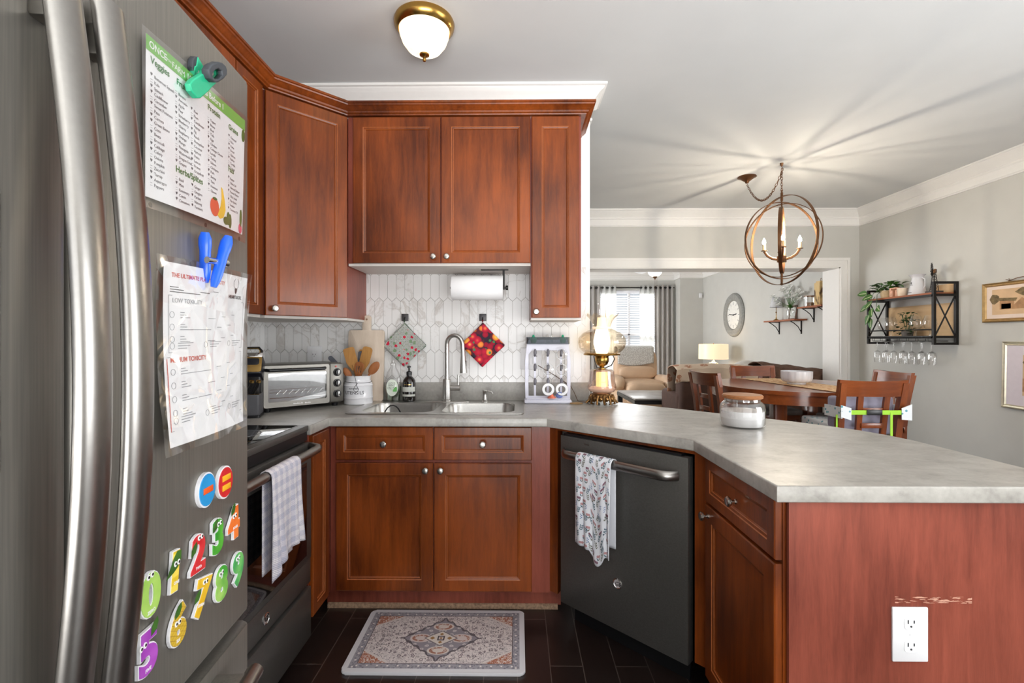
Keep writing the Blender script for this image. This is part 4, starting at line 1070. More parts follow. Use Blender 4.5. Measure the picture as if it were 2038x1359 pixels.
# hooks and potholders
M_hook = plain('dark_grey_hook', S(74, 72, 74), .45, .4)
def potholder(name, label, hooklabel, x, mat, hw, backmat):
    h = thing('adhesive_hook', hooklabel, 'hook', (x, 2.8, 1.40), 0, 'square grey adhesive hooks on the tiles')
    MB().box(-.0205, .0205, -.013, -.0092, -.021, .021, .002).build('plate', M_hook, h)
    MB().tube([(0, -.012, .0), (0, -.024, -.004), (0, -.03, -.014), (0, -.026, -.021), (0, -.032, -.024)], .003, 8).build('hook', M_blackmet, h)
    t = thing(name, label, 'potholder', (x, 2.775, 1.24))
    def quad(yo, sc, rot):
        def f(s, u):
            a = (s-.5)*2*hw*sc; b = (u-.5)*2*hw*sc
            c, s_ = math.cos(PI/4+rot), math.sin(PI/4+rot)
            pinch = 1-.10*max(0, (a+b)/(2*hw))**2
            return ((a*c-b*s_)*pinch, yo+.004*math.sin(a*28)*math.cos(b*22), a*s_+b*c)
        return f
    MB().grid(quad(-.004, 1, 0), 14, 14).build('pad', mat, t, solid=.009)
    MB().grid(quad(.004, .985, -.05), 10, 10).build('back_pad', backmat, t, solid=.005)
    MB().tube([(0, -.004, .13), (-.003, -.003, .143), (0, -.0, .15), (.003, -.003, .143), (0, -.004, .13)], .0022, 6).build('hanging_loop', backmat, t)
mc = Mt('checked_cherry_cloth', .9)
cx_, cz_ = mc.x*1.0, mc.z
chk = ((cx_*(1/.0074)).fr().lt(.5) - (cz_*(1/.0074)).fr().lt(.5)).abs()
base_c = mc.mix(chk, S(226, 230, 222), S(44, 52, 48))
nw = mc.noise(120); dv, r1, r2_ = mc.voro(44, mc.vec(mc.x+nw*.012, mc.z+nw*.012, 0.0))
c1 = mc.mix(dv.lt(.42)*r1.gt(.62)*.8, base_c, S(106, 140, 96)); c2 = mc.mix(dv.lt(.38)*r1.lt(.40), c1, S(196, 30, 60)); mc.col(c2)
potholder('checked_potholder', 'green and white checked cherry-print potholder hanging left of the faucet', 'left grey adhesive hook, holding the checked potholder', -.659, mc.mat, .0905, plain('potholder_backing', S(70, 96, 72), .9))
ma = Mt('apple_print_cloth', .85)
va = ma.vec(ma.x, ma.z, 0.0)
da, a1, a2 = ma.voro(24, va); db, b1, b2 = ma.voro(44, va)
ap = ma.ramp(da, [(0, S(250, 190, 90)), (.14, S(240, 120, 70)), (.3, S(208, 30, 62)), (.62, S(150, 14, 44)), (.66, S(48, 36, 52))])
yl = ma.ramp(da, [(0, S(160, 90, 40)), (.08, S(250, 210, 90)), (.5, S(236, 120, 50)), (.6, S(96, 26, 44))])
c1 = ma.mix(a1.gt(.66), ap, yl); c2 = ma.mix(db.lt(.34)*b1.gt(.74), c1, S(70, 130, 84)); ma.col(c2)
potholder('apple_potholder', 'red apple-print potholder hanging right of the faucet', 'right grey adhesive hook, holding the apple potholder', -.203, ma.mat, .0915, plain('red_binding', S(150, 24, 40), .9))

# wall outlets and switches on the tiles and the end panel
def outlet(name, label, M, w, h, kinds, cat='outlet'):
    t = thing(name, label, cat)
    MB(M).box(-w/2, w/2, 0, .006, -h/2, h/2, .0025).build('cover_plate', M_white, t, True)
    for cx, cz, k in kinds:
        if k == 'duplex':
            m = MB(M).loops([rrect(cx-.0165, cx+.0165, cz-.0145, cz+.0145, .009)], .001, vert_frame((0, .0065, 0), (1, 0, 0), (0, 0, 1))); m.build('socket', M_white, t, True)
            m = MB(M).box(cx-.0085, cx-.006, .007, .0082, cz, cz+.009).box(cx+.006, cx+.0085, .007, .0082, cz+.001, cz+.008).cyl((cx, .007, cz-.007), (cx, .0082, cz-.007), .0024, seg=10)
            m.build('slots', M_ctext, t, True, smooth=False)
        elif k == 'rocker':
            MB(M).box(cx-.016, cx+.016, .005, .0085, cz-.033, cz+.033, .001).build('rocker', M_white, t, True)
            MB(M).box(cx-.0085, cx-.006, .0085, .009, cz+.01, cz+.018).box(cx+.006, cx+.0085, .0085, .009, cz+.01, cz+.018).cyl((cx, .0085, cz+.004), (cx, .009, cz+.004), .0022, seg=8).build('slots', M_ctext, t, True, smooth=False)
    MB(M).cyl((0, .006, 0), (0, .0072, 0), .0025, seg=8).build('screw', M_white, t, True)
outlet('wall_outlet', 'large white duplex outlet on the rosy peninsula end panel', frame((.966, 1.19, .545), (0, -1)), .087, .134, [(0, .028, 'duplex'), (0, -.028, 'duplex')])
outlet('wall_outlet', 'white outlet plate on the tiles above the toaster oven', frame((-1.195, 2.8, 1.17), (0, -1)), .085, .125, [(0, 0, 'rocker')])
outlet('wall_outlet', 'white outlet plate with two rockers behind the bottle drying rack', frame((.08, 2.8, 1.16), (0, -1)), .125, .125, [(-.024, 0, 'rocker'), (.024, 0, 'rocker')])
# scuff on end panel
M_scf = Mt('pale_scuff', .8); n = M_scf.noise(140, (.3, 1, 3), 4); M_scf.col(S(206, 156, 134))
nt = M_scf.nt; th = (n-.0).gt(.53); nt.links.new(th.k, M_scf.b.inputs['Alpha'])
MB().box(.932, 1.12, 1.1893, 1.1897, .620, .636).build('scuff_mark', M_scf.mat, bpy.data.objects['peninsula_cabinet'], True, smooth=False)

# baby bottle drying rack
M_lil = plain('pale_lilac_plastic', S(222, 222, 236), .35, nz=.01)
M_dg = plain('dark_grey_peg', S(110, 108, 116), .5)
t = thing('bottle_drying_rack', 'upright white plastic bottle drying rack with grey pegs beside the lamp', 'drying rack', (.17, 2.69, ZT))
fo = [(-.125, .0), (.125, 0), (.128, .10), (.128, .24), (.118, .33), (.108, .355), (-.108, .355), (-.118, .33), (-.128, .24), (-.128, .10)]
m = MB(vert_frame((0, 0, 0), (1, 0, 0), (0, 0, 1))).loops([fo, [(-.108, .04), (.108, .04), (.108, .27), (.09, .295), (-.09, .295), (-.108, .27)]], .006, Matrix.Translation((0, 0, 0)), bev=.002)
m.build('frame', M_lil, t)
MB().box(-.125, .125, .0, .08, .0, .03, .006).box(-.132, .132, -.045, .05, 0, .022, .008).box(-.12, .12, -.038, .045, .022, .03, .003).build('base_tray', M_lil, t)
m = MB(); m.loops([rrect(-.122, .122, -.045, .03, .012), rrect(-.116, .116, -.039, .024, .01)], .018, Matrix.Translation((0, .01, .352))).box(-.118, .118, -.03, .035, .33, .336)
m.build('top_tray', thin_glass('smoky_clear_plastic', S(190, 194, 198), .06, .2), t)
for x in (-.072, .0, .075): MB().box(x-.006, x+.006, -.004, .004, .035, .3).build('peg_column', M_lil, t, smooth=False)
for x, z in ((-.072, .285), (0, .285), (.075, .285), (-.072, .205), (0, .205), (.075, .205), (-.072, .125), (0, .125), (.075, .125)):
    MB().cyl((x, 0, z-.02), (x, -.035, z), .007).ball((x, -.036, z), (.009, .006, .019), 12, 8).build('peg', M_dg, t)
for x, z, l in ((.075, .275, 'clear round bottle part on the top right peg of the drying rack'), (0, .19, 'clear round bottle part on the middle peg of the drying rack'), (.075, .19, 'clear round bottle part on the right middle peg of the drying rack')):
    g = thing('clear_bottle_cap', l, 'bottle cap', (.17+x, 2.69-.05, ZT+z), 0, 'clear bottle caps on the drying rack')
    MB().lathe([(.03, 0), (.031, .012), (.027, .03), (.012, .04), (0, .042)], axis=(0, -1, .12), seg=24).build('cap', M_glass, g)
    MB().lathe([(.028, 0), (.032, 0), (.032, .003), (.028, .003), (.028, 0)], axis=(0, -1, .12), seg=24).build('rim', thin_glass('milky_plastic', (.92, .93, .94), .3, .1), g)
for x, z, l in ((0, .092, 'white bottle ring hanging on the low middle peg of the drying rack'), (.075, .092, 'white bottle ring hanging on the low right peg of the drying rack')):
    o = MB().lathe([(.02, -.01), (.033, -.01), (.035, 0), (.033, .01), (.02, .01), (.019, 0), (.02, -.01)], (.17+x, 2.69-.045, ZT+z-.012), axis=(0, -1, .15), seg=28).build('bottle_ring', M_white)
    tag(o, l, 'bottle ring', 'white bottle rings on the drying rack')
tag(MB().lathe([(.022, 0), (.022, .006), (.012, .012), (.006, .03), (0, .033)], (.19, 2.655, ZT+.031), seg=18).build('silicone_nipple', plain('coral_silicone', S(240, 130, 100), .5)), 'coral orange silicone piece on the drying rack tray', 'bottle part')
g = thing('pacifier', 'periwinkle blue pacifier on the drying rack tray', 'pacifier', (.232, 2.65, ZT+.031))
MB().ball((0, 0, .016), (.02, .012, .016)).build('guard', plain('periwinkle_plastic', S(120, 140, 206), .4), g); MB().tube([(-.011, -.01, .022), (-.008, -.02, .034), (.008, -.02, .034), (.011, -.01, .022)], .003, 6).build('ring', bpy.data.materials['periwinkle_plastic'], g)
for x, l, mt_ in ((.085, 'green silicone bottle part at the right of the rack top tray', M_teal), (-.08, 'teal pointed bottle part at the left of the rack top tray', M_teal), (.01, 'clear upturned cup in the middle of the rack top tray', M_glass)):
    tag(MB().lathe([(.018, 0), (.022, .012), (.018, .026), (.008, .034), (.005, .045), (0, .046)] if mt_ is M_teal else [(.022, 0), (.024, .02), (.02, .05), (0, .052)], (.17+x, 2.695, ZT+.3375), seg=18).build('bottle_nipple', mt_), l, 'bottle part')

# parlor lamp
t = thing('parlor_lamp', 'lit antique glass parlor lamp with ruffled shade on the counter corner', 'lamp', (.468, 2.655, ZT))
m = MB()
for k in range(12):
    a = 2*PI*k/12; c_, s_ = math.cos(a), math.sin(a); rr = .088 if k % 3 == 0 else .074
    m.tube([(c_*.035, s_*.035, .052), (c_*.06, s_*.06, .046), (c_*.07, s_*.07, .022), (c_*rr, s_*rr, .006), (c_*(rr-.014), s_*(rr-.014), .003)], [.006, .009, .007, .006, .003], 7)
    m.ball((math.cos(a+.26)*.063, math.sin(a+.26)*.063, .032), (.011, .011, .014), 8, 6)
m.lathe([(0, .03), (.058, .03), (.062, .04), (.058, .052), (.05, .06), (0, .06)])
m.build('filigree_base', plain('dark_antique_brass', S(130, 96, 58), .3, .95, nz=.3, scale=90), t)
rib = lambda r, z, th: (r, z)
MB().lathe([(.045, .06), (.068, .070), (.078, .085), (.079, .095), (.072, .125), (.068, .16), (.067, .182), (.058, .19), (.03, .195)], seg=36).build('lower_font', thin_glass('rosy_clear_glass', S(250, 232, 222), .25), t)
MB().lathe([(.03, .062), (.07, .074), (.076, .085), (.06, .095), (0, .1)], seg=24).build('frosted_foot', emis('rosy_frosted_glass', S(236, 214, 204), (1, .8, .66), .15), t)
MB().lathe([(0, .082), (.03, .082), (.032, .1), (.032, .165), (.03, .175), (0, .176)], seg=24).build('night_light', emis('warm_lit_cylinder', (.9, .6, .25), (1, .66, .28), 1.2), t)
MB().lathe([(0, .19), (.02, .19), (.02, .198), (.012, .204), (.016, .21), (.03, .218), (.038, .235), (.04, .25), (.036, .262), (.044, .266), (.04, .27), (0, .27)]).build('brass_burner', M_brass, t)
MB().lathe([(.02, .268), (.1, .270), (.102, .276), (.098, .28), (.02, .276)], seg=36).build('shade_holder', M_brass, t)
MB().tube([(.055, -.03, .27), (.062, -.045, .25), (.045, -.04, .215), (.015, -.02, .2), (-.03, -.02, .2), (-.04, -.03, .225), (-.05, -.03, .265)], .0026, 6).build('wire_arm', M_blackmet, t)
ruf = lambda r, z, th: (r*(1+.05*math.sin(th*11)*max(0, (z-.45)/.045)), z+.006*math.sin(th*11)*max(0, (z-.45)/.045))
MB().lathe([(.075, .278), (.10, .285), (.124, .31), (.132, .34), (.128, .365), (.105, .392), (.07, .41), (.05, .418), (.047, .424), (.05, .436), (.058, .455), (.07, .475), (.088, .492), (.091, .495)], seg=88, wave=ruf).build('glass_shade', thin_glass('pale_amber_shade', S(254, 244, 228), .06), t)
MB().lathe([(.0525, .414), (.0545, .418), (.0545, .424), (.0505, .427)], seg=36).build('shade_collar', emis('cream_band', S(250, 230, 200), (1, .84, .6), .3), t)
M_lit = emis('lit_milk_glass', (1, .96, .9), (1, .90, .76), 1.7)
MB().lathe([(.03, .278), (.034, .285), (.045, .33), (.046, .35), (.038, .395), (.028, .43)], seg=28).build('milk_glass_chimney', M_lit, t)
MB().lathe([(.028, .43), (.026, .455), (.024, .478)], seg=28).build('chimney_neck', emis('warm_lit_neck', (1, .9, .7), (1, .80, .52), .9), t)
MB().lathe([(.0235, .478), (.0225, .52), (.022, .56), (.0235, .562)], seg=24).build('clear_chimney_top', M_glass, t)
tag(MB().tube([(.39, 2.70, .918), (.36, 2.72, .918), (.345, 2.735, .92), (.33, 2.76, .96), (.31, 2.78, 1.0), (.22, 2.79, 1.06), (.12, 2.792, 1.12)], .0022, 6).build('lamp_cord', plain('brown_cord', S(96, 76, 58), .6)), 'thin brown lamp cord running from the parlor lamp to the outlet', 'cord')
tag(MB().tube([(.36, 2.64, .9185), (.33, 2.632, .919), (.29, 2.64, .9185)], [.004, .008, .004], 8, flat=.5).build('cord_switch', plain('bronze_switch', S(140, 108, 66), .4)), 'small brown inline cord switch on the counter beside the lamp', 'switch')

# candle jar
t = thing('candle_jar', 'white candle in a squat glass jar with wooden lid on the peninsula', 'candle', (.925, 1.975, ZT))
MB().lathe([(0, .0), (.078, 0), (.085, .007), (.086, .02), (.086, .078), (.083, .09), (.074, .10), (.068, .104), (.068, .118), (.065, .118), (.065, .104), (.08, .088), (.082, .02), (.076, .006), (0, .005)], seg=44).build('glass_jar', M_glass, t)
MB().lathe([(0, .006), (.076, .006), (.0815, .02), (.0815, .066), (0, .064)], seg=44).build('wax', plain('white_wax', S(240, 240, 240), .5, nz=.005), t)
MB().lathe([(0, .114), (.07, .114), (.077, .118), (.078, .126), (.074, .131), (0, .132)], seg=44).build('wooden_lid', wood('acacia_lid', S(120, 72, 40), S(190, 130, 82), .5, coat=0, axis='x', scale=20), t)

# rug ------------------------------------------------------------------------
rg = Mt('printed_mat', .75)
x, y = rg.x, rg.y
ax, ay = x.abs(), y.abs()
inb = (ax.lt(.330)*ay.lt(.187)); inner = (ax.lt(.300)*ay.lt(.158))
v2 = rg.vec(ax, ay, 0.0)
D1, R1, R2 = rg.voro(46, v2); D2, R3, R4 = rg.voro(95, v2)
nz = rg.noise(60, (1, 1, 1), 3, 1.5)
field = rg.mix((D1-.3).abs().lt(.07)*R1.gt(.25), S(226, 216, 214), S(146, 132, 136))
field = rg.mix(D1.lt(.13)*R2.gt(.5), field, S(150, 104, 92)); field = rg.mix((nz-.5).abs().lt(.022), field, S(138, 128, 132))
field = rg.mix((D2-.25).abs().lt(.1)*R3.gt(.62), field, S(120, 110, 112))
corner = ((ax-.150)*.9+(ay-.060)*1.35); cz = corner.gt(.165)
rust = rg.mix(nz.gt(.54), S(176, 112, 88), S(226, 208, 198)); field = rg.mix(cz*(nz.gt(.38)), field, rust)
edge = (corner-.160).abs().lt(.008); field = rg.mix(edge, field, S(222, 212, 208))
med = ax/.165+ay/.142; wob = (x*90.0).sin().abs()*.07+(y*90.0).sin().abs()*.05; md = med+wob
ml = rg.mix((D1-.28).abs().lt(.09), S(148, 142, 150), S(208, 200, 200)); field = rg.mix(md.lt(1.08), field, S(98, 90, 96)); field = rg.mix(md.lt(1.0), field, ml)
for px_, py_, a_, b_, c_ in ((.085, 0., .045, .028, S(214, 200, 196)), (0., .08, .045, .026, S(220, 208, 200))):
    e_ = ((ax-px_).abs()/a_).m('POWER', 2.0)+((ay-py_).abs()/b_).m('POWER', 2.0)
    field = rg.mix(e_.lt(1.0), field, c_); field = rg.mix((e_-.45).abs().lt(.2)*nz.gt(.45), field, S(166, 116, 98))
ce = ax/.064+ay/.046; field = rg.mix(ce.lt(1.12), field, S(120, 112, 116)); field = rg.mix(ce.lt(1.0), field, S(222, 212, 204))
sq = ax.mx(ay); field = rg.mix((sq-.012).abs().lt(.003), field, S(86, 76, 80)); field = rg.mix(sq.lt(.005), field, S(160, 120, 80))
fl = ((ax-.036).abs()+ay).lt(.011).mx((ax+(ay-.027).abs()).lt(.009)); field = rg.mix(fl, field, S(160, 122, 76))
bord = rg.mix((D2-.28).abs().lt(.12), S(164, 160, 168), S(128, 124, 134)); dots = ((x*(1/.04)).fr()-.5).abs().lt(.09)*(ay-.172).abs().lt(.004)
dots2 = ((y*(1/.04)).fr()-.5).abs().lt(.09)*(ax-.315).abs().lt(.004); bord = rg.mix(dots.mx(dots2), bord, S(232, 226, 222))
c_ = rg.mix(inner, bord, field); frame_l = ((ax-.301).abs().lt(.0018)*ay.lt(.160)).mx((ay-.159).abs().lt(.0018)*ax.lt(.302)); c_ = rg.mix(frame_l, c_, S(110, 100, 104))
rg.col(rg.mix(inb, S(222, 220, 224), c_))
t = thing('kitchen_mat', 'grey and rust persian-pattern kitchen mat on dark floor by the sink', 'mat', (-.322, 2.008, 0))
MB().prism(rrect(-.352, .352, -.208, .208, .02, 6), .0, .013, .005).build('mat', rg.mat, t)

# flush ceiling light
t = thing('flush_ceiling_light', 'lit brass flush-mount ceiling light with alabaster glass bowl', 'ceiling light', (-.43, 2.20, 2.74))
MB().lathe([(0, 0), (.134, 0), (.139, -.012), (.135, -.03), (.124, -.042), (.118, -.048), (.114, -.044), (.0, -.02)], seg=48).build('brass_pan', M_brass, t)
al = Mt('lit_alabaster', .3); n = al.noise(9, (1, 1, 1), 4, 2.5); cc = al.ramp(n, [(.35, (1, .78, .42)), (.55, (1, .90, .68)), (.75, (1, .97, .88))]); al.col(S(250, 236, 200))
al.nt.links.new(cc, al.b.inputs['Emission Color']); al.b.inputs['Emission Strength'].default_value = 1.25
MB().lathe([(.115, -.042), (.112, -.065), (.100, -.098), (.078, -.128), (.05, -.146), (.02, -.154), (0, -.155)], seg=48).build('alabaster_bowl', al.mat, t)
MB().lathe([(0, -.15), (.024, -.15), (.022, -.158), (.01, -.164), (.006, -.17), (.009, -.176), (.007, -.184), (0, -.187)], seg=18).build('finial', M_brass, t)
# ================================================================== DINING ROOM
M_dw = wood('dining_cherry_wood', S(90, 38, 18), S(160, 84, 38), .28, axis='x', coat=.5)
M_dwz = wood('dining_cherry_wood_upright', S(90, 38, 18), S(160, 84, 38), .28, axis='z', coat=.5)
CX, CY, TZ = 2.27, 3.93, .905
t = thing('dining_table', 'round cherry counter-height dining table with deep apron and thick legs', 'table', (CX, CY, 0))
def squ(r, n=64, p=2.3): return [(r*math.copysign(abs(math.cos(a))**(2/p), math.cos(a)), r*math.copysign(abs(math.sin(a))**(2/p), math.sin(a))) for a in [2*PI*k/n for k in range(n)]]
MB().prism(squ(.63), TZ-.028, TZ, .006).build('tabletop', M_dw, t)
MB().prism(squ(.612), TZ-.10, TZ-.028).build('apron', M_dw, t)
for sx in (-1, 1):
    for sy in (-1, 1): MB().box(sx*.3-.045, sx*.3+.045, sy*.3-.045, sy*.3+.045, 0, TZ-.10, .006).build('leg', M_dwz, t)
MB().box(-.3, .3, -.3, .3, .12, .15, .004).build('lower_shelf', M_dw, t)
def chair():
    t = thing('dining_chair', '', 'chair')
    n = 14
    def post(x, name='back_post'):
        P = [(x*.94, -.185, 0), (x*.96, -.20, .35), (x*.97, -.205, .61), (x, -.225, .80), (x*1.04, -.262, 1.0)]
        m = MB(); L = []
        for p in P: L.append([(p[0]+a, p[1]+b, p[2]) for a, b in ((-.019, -.019), (.019, -.019), (.019, .019), (-.019, .019))])
        m.rings(L); m.build(name, M_dwz, t)
    post(-.185); post(.185)
    m = MB()
    def rail(z0, z1, w, y0, cv, th, ztop=0):
        L = []
        for k in range(n+1):
            s = -1+2*k/n; x = s*w; y = y0-cv*(1-s*s)
            lean = .18*(z1-z0); L.append([(x, y-th, z0), (x, y+th, z0), (x, y+th-lean, z1+ztop*(1-s*s)), (x, y-th-lean, z1+ztop*(1-s*s))])
        m.rings(L)
    rail(.915, 1.02, .212, -.238, .028, .013, -.008); m.build('top_rail', M_dw, t)
    m = MB()
    for x in (-.075, .075):
        L = []
        for k in range(7):
            z = .60+.32*k/6; y = -.205-.035*((z-.6)/.32)**1.4-.022
            L.append([(x*(1+.1*k/6)-.017, y-.009, z), (x*(1+.1*k/6)+.017, y-.009, z), (x*(1+.1*k/6)+.017, y+.009, z), (x*(1+.1*k/6)-.017, y+.009, z)])
        m2 = MB().rings(L); m2.build('back_slat', M_dwz, t)
    for z in (.715, .81): MB().box(-.07, .07, -.255, -.238, z, z+.032, .002).build('cross_slat', M_dw, t)
    MB().box(-.20, .20, -.222, -.19, .56, .61, .003).box(-.20, .20, .18, .2, .56, .605, .003).box(-.2, -.18, -.2, .2, .56, .605).box(.18, .2, -.2, .2, .56, .605).build('seat_frame', M_dw, t)
    MB().box(-.215, .215, -.185, .225, .605, .655, .02, 3).build('seat_cushion', M_cushion, t)
    for x in (-.19, .19): MB().box(x-.02, x+.02, .175, .215, 0, .565, .003).build('front_leg', M_dwz, t)
    MB().box(-.19, .19, .185, .205, .2, .235).box(-.19, .19, -.205, -.188, .25, .28).box(-.2, -.182, -.19, .19, .3, .33).box(.182, .2, -.19, .19, .3, .33).build('stretcher', M_dw, t)
    return t
ch = chair(); G = 'cherry dining chairs around the table'
ch.location = (2.225, 3.27, 0); ch['group'] = G; ch['label'] = 'cherry dining chair nearest the peninsula, wrapped by a green strap'
c2 = dup(ch, (2.29, 4.43, 0), PI, 'cherry dining chair on the far side of the table behind the bowl', G)
c3 = dup(ch, (1.73, 3.83, 0), math.radians(-82), 'cherry dining chair at the left of the table, seen from its side', G)
c4 = dup(ch, (2.74, 3.86, 0), math.radians(86), 'cherry dining chair against the right wall, behind the strapped chair', G)
# booster seat strapped to the near chair
M_boost = plain('lilac_grey_fabric', S(166, 164, 184), .9, nz=.05)
bp_ = Mt('white_print_fabric', .9); v_, r_, _ = bp_.voro(38); bp_.col(bp_.mix(v_.lt(.3)*r_.gt(.5), S(232, 236, 238), S(110, 170, 182)))
b = thing('booster_seat', 'grey and white print fabric booster seat strapped onto the nearest dining chair', 'booster seat', (2.225, 3.27, 0))
MB().box(-.19, .19, -.185, -.10, .66, .905, .02, 3).build('back_cushion', M_boost, b)
MB().box(-.19, .19, -.165, .19, .655, .73, .02, 3).build('seat_cushion', bp_.mat, b)
M_lime = plain('lime_strap', S(166, 222, 60), .7, nz=.04)
MB().box(-.20, .20, -.2835, -.2805, .805, .832).box(.085, .1, -.286, -.283, .66, .82).box(-.225, -.215, -.25, -.247, .62, .8).build('strap', M_lime, b)
MB().box(-.06, .035, -.290, -.283, .802, .835, .003).build('buckle', M_black, b)
for s_ in (-1, 1):
    x0, x1 = sorted((s_*.155, s_*.218)); m = MB().plate([(x0, .775 if s_ > 0 else .79), (x1, .77), (x1, .87 if s_ > 0 else .845), (x0, .845 if s_ > 0 else .865)], -.287, -.283).box(s_*.212-.003, s_*.212+.003, -.285, -.12, .78, .85)
    m.build('side_wing', bp_.mat, b, smooth=False)
# runner and bowl
rn = Mt('leaf_print_runner', .9); v_, r_, r2_ = rn.voro(26); n_ = rn.noise(40)
rn.col(rn.mix(v_.lt(.42)*r_.gt(.35), S(228, 192, 150), S(190, 128, 80))); rn.bump(n_, .2, .002)
ra_ = math.radians(6)
m = MB(Matrix.Translation((2.31, 3.90, 0)) @ Matrix.Rotation(math.radians(6), 4, 'Z'))
def runf(s, u):
    x = -.17+.34*s; d = -.72+1.46*u; e = .60
    if d < -e: return (x, -e-.012-.02*(-d-e), TZ+.004-(-d-e))
    if d > e: return (x, e+.03, TZ+.004-(d-e))
    return (x, d, TZ+.004)
m.grid(runf, 8, 58)
tag(m.build('table_runner', rn.mat, solid=.002), 'tan leaf-print table runner laid across the dining table', 'table runner')
t = MB().lathe([(0, 0), (.066, 0), (.068, .008), (.066, .014), (.095, .018), (.110, .032), (.114, .055), (.115, .104), (.110, .104), (.108, .06), (.09, .026), (0, .024)], (CX-.0, CY-.02, TZ+.0062), seg=96,
    wave=lambda r, z, th: (r*(1-.035*max(0, math.cos(th*14))**3 if .016 < z < .100 and r > .085 else 1), z))
bw = t.build('fluted_bowl', M_enam); tag(bw, 'white fluted bowl in the middle of the dining table', 'bowl')

# orb chandelier
ox, oy, oz = 2.20, 4.0, 2.095
t = thing('orb_chandelier', 'bronze orb chandelier of crossed rings with lit candle bulbs over the table', 'chandelier', (ox, oy, oz))
def ring(R, rot, w=.022, th=.0025):
    M = rot.to_4x4(); m = MB(M); N = 72
    L = [[(math.cos(a)*(R-th), math.sin(a)*(R-th), -w/2), (math.cos(a)*(R+th), math.sin(a)*(R+th), -w/2), (math.cos(a)*(R+th), math.sin(a)*(R+th), w/2), (math.cos(a)*(R-th), math.sin(a)*(R-th), w/2)] for a in [2*PI*k/N for k in range(N)]]
    V = [[m._v(p) for p in l] for l in L]
    for i in range(N):
        for j in range(4): m._f([V[i][j], V[(i+1) % N][j], V[(i+1) % N][(j+1) % 4], V[i][(j+1) % 4]])
    return m.build('ring', M_bronze, t)
from mathutils import Euler
E_ = lambda a, b, c: Euler((math.radians(a), math.radians(b), math.radians(c))).to_matrix()
ring(.318, E_(90, 0, 6) @ E_(0, 0, 0)); ring(.302, E_(90, 0, -58) @ E_(0, 8, 0), .018)
ring(.365, E_(90, 0, -78)); ring(.272, E_(90, 0, 58), .026)
MB().cyl((0, 0, -.36), (0, 0, .42), .006).cyl((0, 0, .33), (0, 0, .40), .010).cyl((0, 0, -.35), (0, 0, -.27), .009).ball((0, 0, -.362), .012).build('stem', M_bronze, t)
MB().cyl((0, 0, -.18), (0, 0, -.13), .04, seg=4).build('hub', M_bronze, t)
M_bulb = emis('lit_candle_bulb', (1, .95, .85), (1, .88, .70), 620)
M_candle = plain('cream_candle_sleeve', S(214, 186, 140), .6)
for k in range(4):
    a = math.radians(-25+90*k); c_, s_ = math.cos(a), math.sin(a)
    ar = MB().tube([(c_*.03, s_*.03, -.155), (c_*.07, s_*.07, -.145), (c_*.105, s_*.105, -.12), (c_*.128, s_*.128, -.08)], .011, 8, flat=.7).lathe([(0, 0), (.024, 0), (.024, .004), (0, .006)], (c_*.13, s_*.13, -.077), seg=14).build('arm', M_bronze, t)
    MB().cyl((c_*.13, s_*.13, -.073), (c_*.13, s_*.13, -.023), .0125, seg=12).build('candle_sleeve', M_candle, ar)
    MB().lathe([(.006, .0), (.0135, .012), (.0135, .022), (.007, .042), (0, .055)], (c_*.13, s_*.13, -.023), seg=12).build('bulb', M_bulb, ar)
def link(m, p, d, L=.026, w=.008, r=.0026, tw=0):
    d = Vector(d).normalized(); R = zrot(d) @ Matrix.Rotation(tw, 4, 'Z'); p = Vector(p)
    m.tube([p+R @ Vector((w*math.cos(a), 0, L*.6*math.sin(a))) for a in [2*PI*k/10 for k in range(10)]], r, 5, True)
m = MB(); z = .42; k = 0
while z < ZC-oz-.05: link(m, (0, 0, z), (0, 0, 1), tw=(k % 2)*PI/2); z += .024; k += 1
P0 = Vector((0, 0, ZC-oz-.07)); P1 = Vector((-.13, .33, ZC-oz-.07)); n_l = 24; pts = []
for i in range(n_l+1):
    s = i/n_l; p = P0.lerp(P1, s); p.z -= .20*4*s*(1-s)*.95; pts.append(p)
for i in range(n_l): link(m, (pts[i]+pts[i+1])/2, pts[i+1]-pts[i], tw=(i % 2)*PI/2)
m.build('chain', M_bronze, t)
MB().lathe([(0, 0), (.014, 0), (.01, -.02), (.004, -.03), (0, -.03)], (0, 0, ZC-oz)).tube([(0, 0, .61), (.012, 0, .60), (.012, 0, .585), (0, 0, .578)], .003, 6).build('ceiling_hook', M_bronze, t)
MB().lathe([(0, 0), (.078, 0), (.08, -.006), (.06, -.014), (.035, -.034), (.02, -.044), (.012, -.06), (0, -.062)], (P1.x, P1.y, ZC-oz), seg=30).build('canopy', M_bronze, t)

# wine rack shelf on the right wall
M_ply = wood('pale_plywood', S(196, 160, 118), S(222, 190, 148), .6, axis='y', coat=0)
M_shelfw = wood('red_brown_shelf_wood', S(132, 74, 46), S(176, 106, 70), .5, axis='y', coat=0)
t = thing('wine_rack_shelf', 'black metal and wood wall shelf with X-braced ends and hanging glass rack', 'shelf', (3.76, 4.63, 1.23))
y0, y1, x0, x1 = 4.24, 5.02, 3.65, 3.866
for yy in (y0, y1):
    m = MB(); s_ = .012
    m.box(x0, x0+.022, yy-s_, yy+s_, 1.226, 1.783).box(x1-.022, x1, yy-s_, yy+s_, 1.226, 1.783)
    for z in (1.226, 1.285, 1.655, 1.763): m.box(x0+.022, x1-.022, yy-s_, yy+s_, z, z+.02)
    m.tube([(x0+.02, yy, 1.30), (x1-.02, yy, 1.66)], .0075, 4, flat=.6).tube([(x0+.02, yy, 1.66), (x1-.02, yy, 1.30)], .0075, 4, flat=.6)
    m.build('end_frame', M_blackmet, t, True, smooth=False)
MB().box(x0, x1, y0+.012, y1-.012, 1.672, 1.688).build('top_shelf', M_shelfw, t, True, smooth=False)
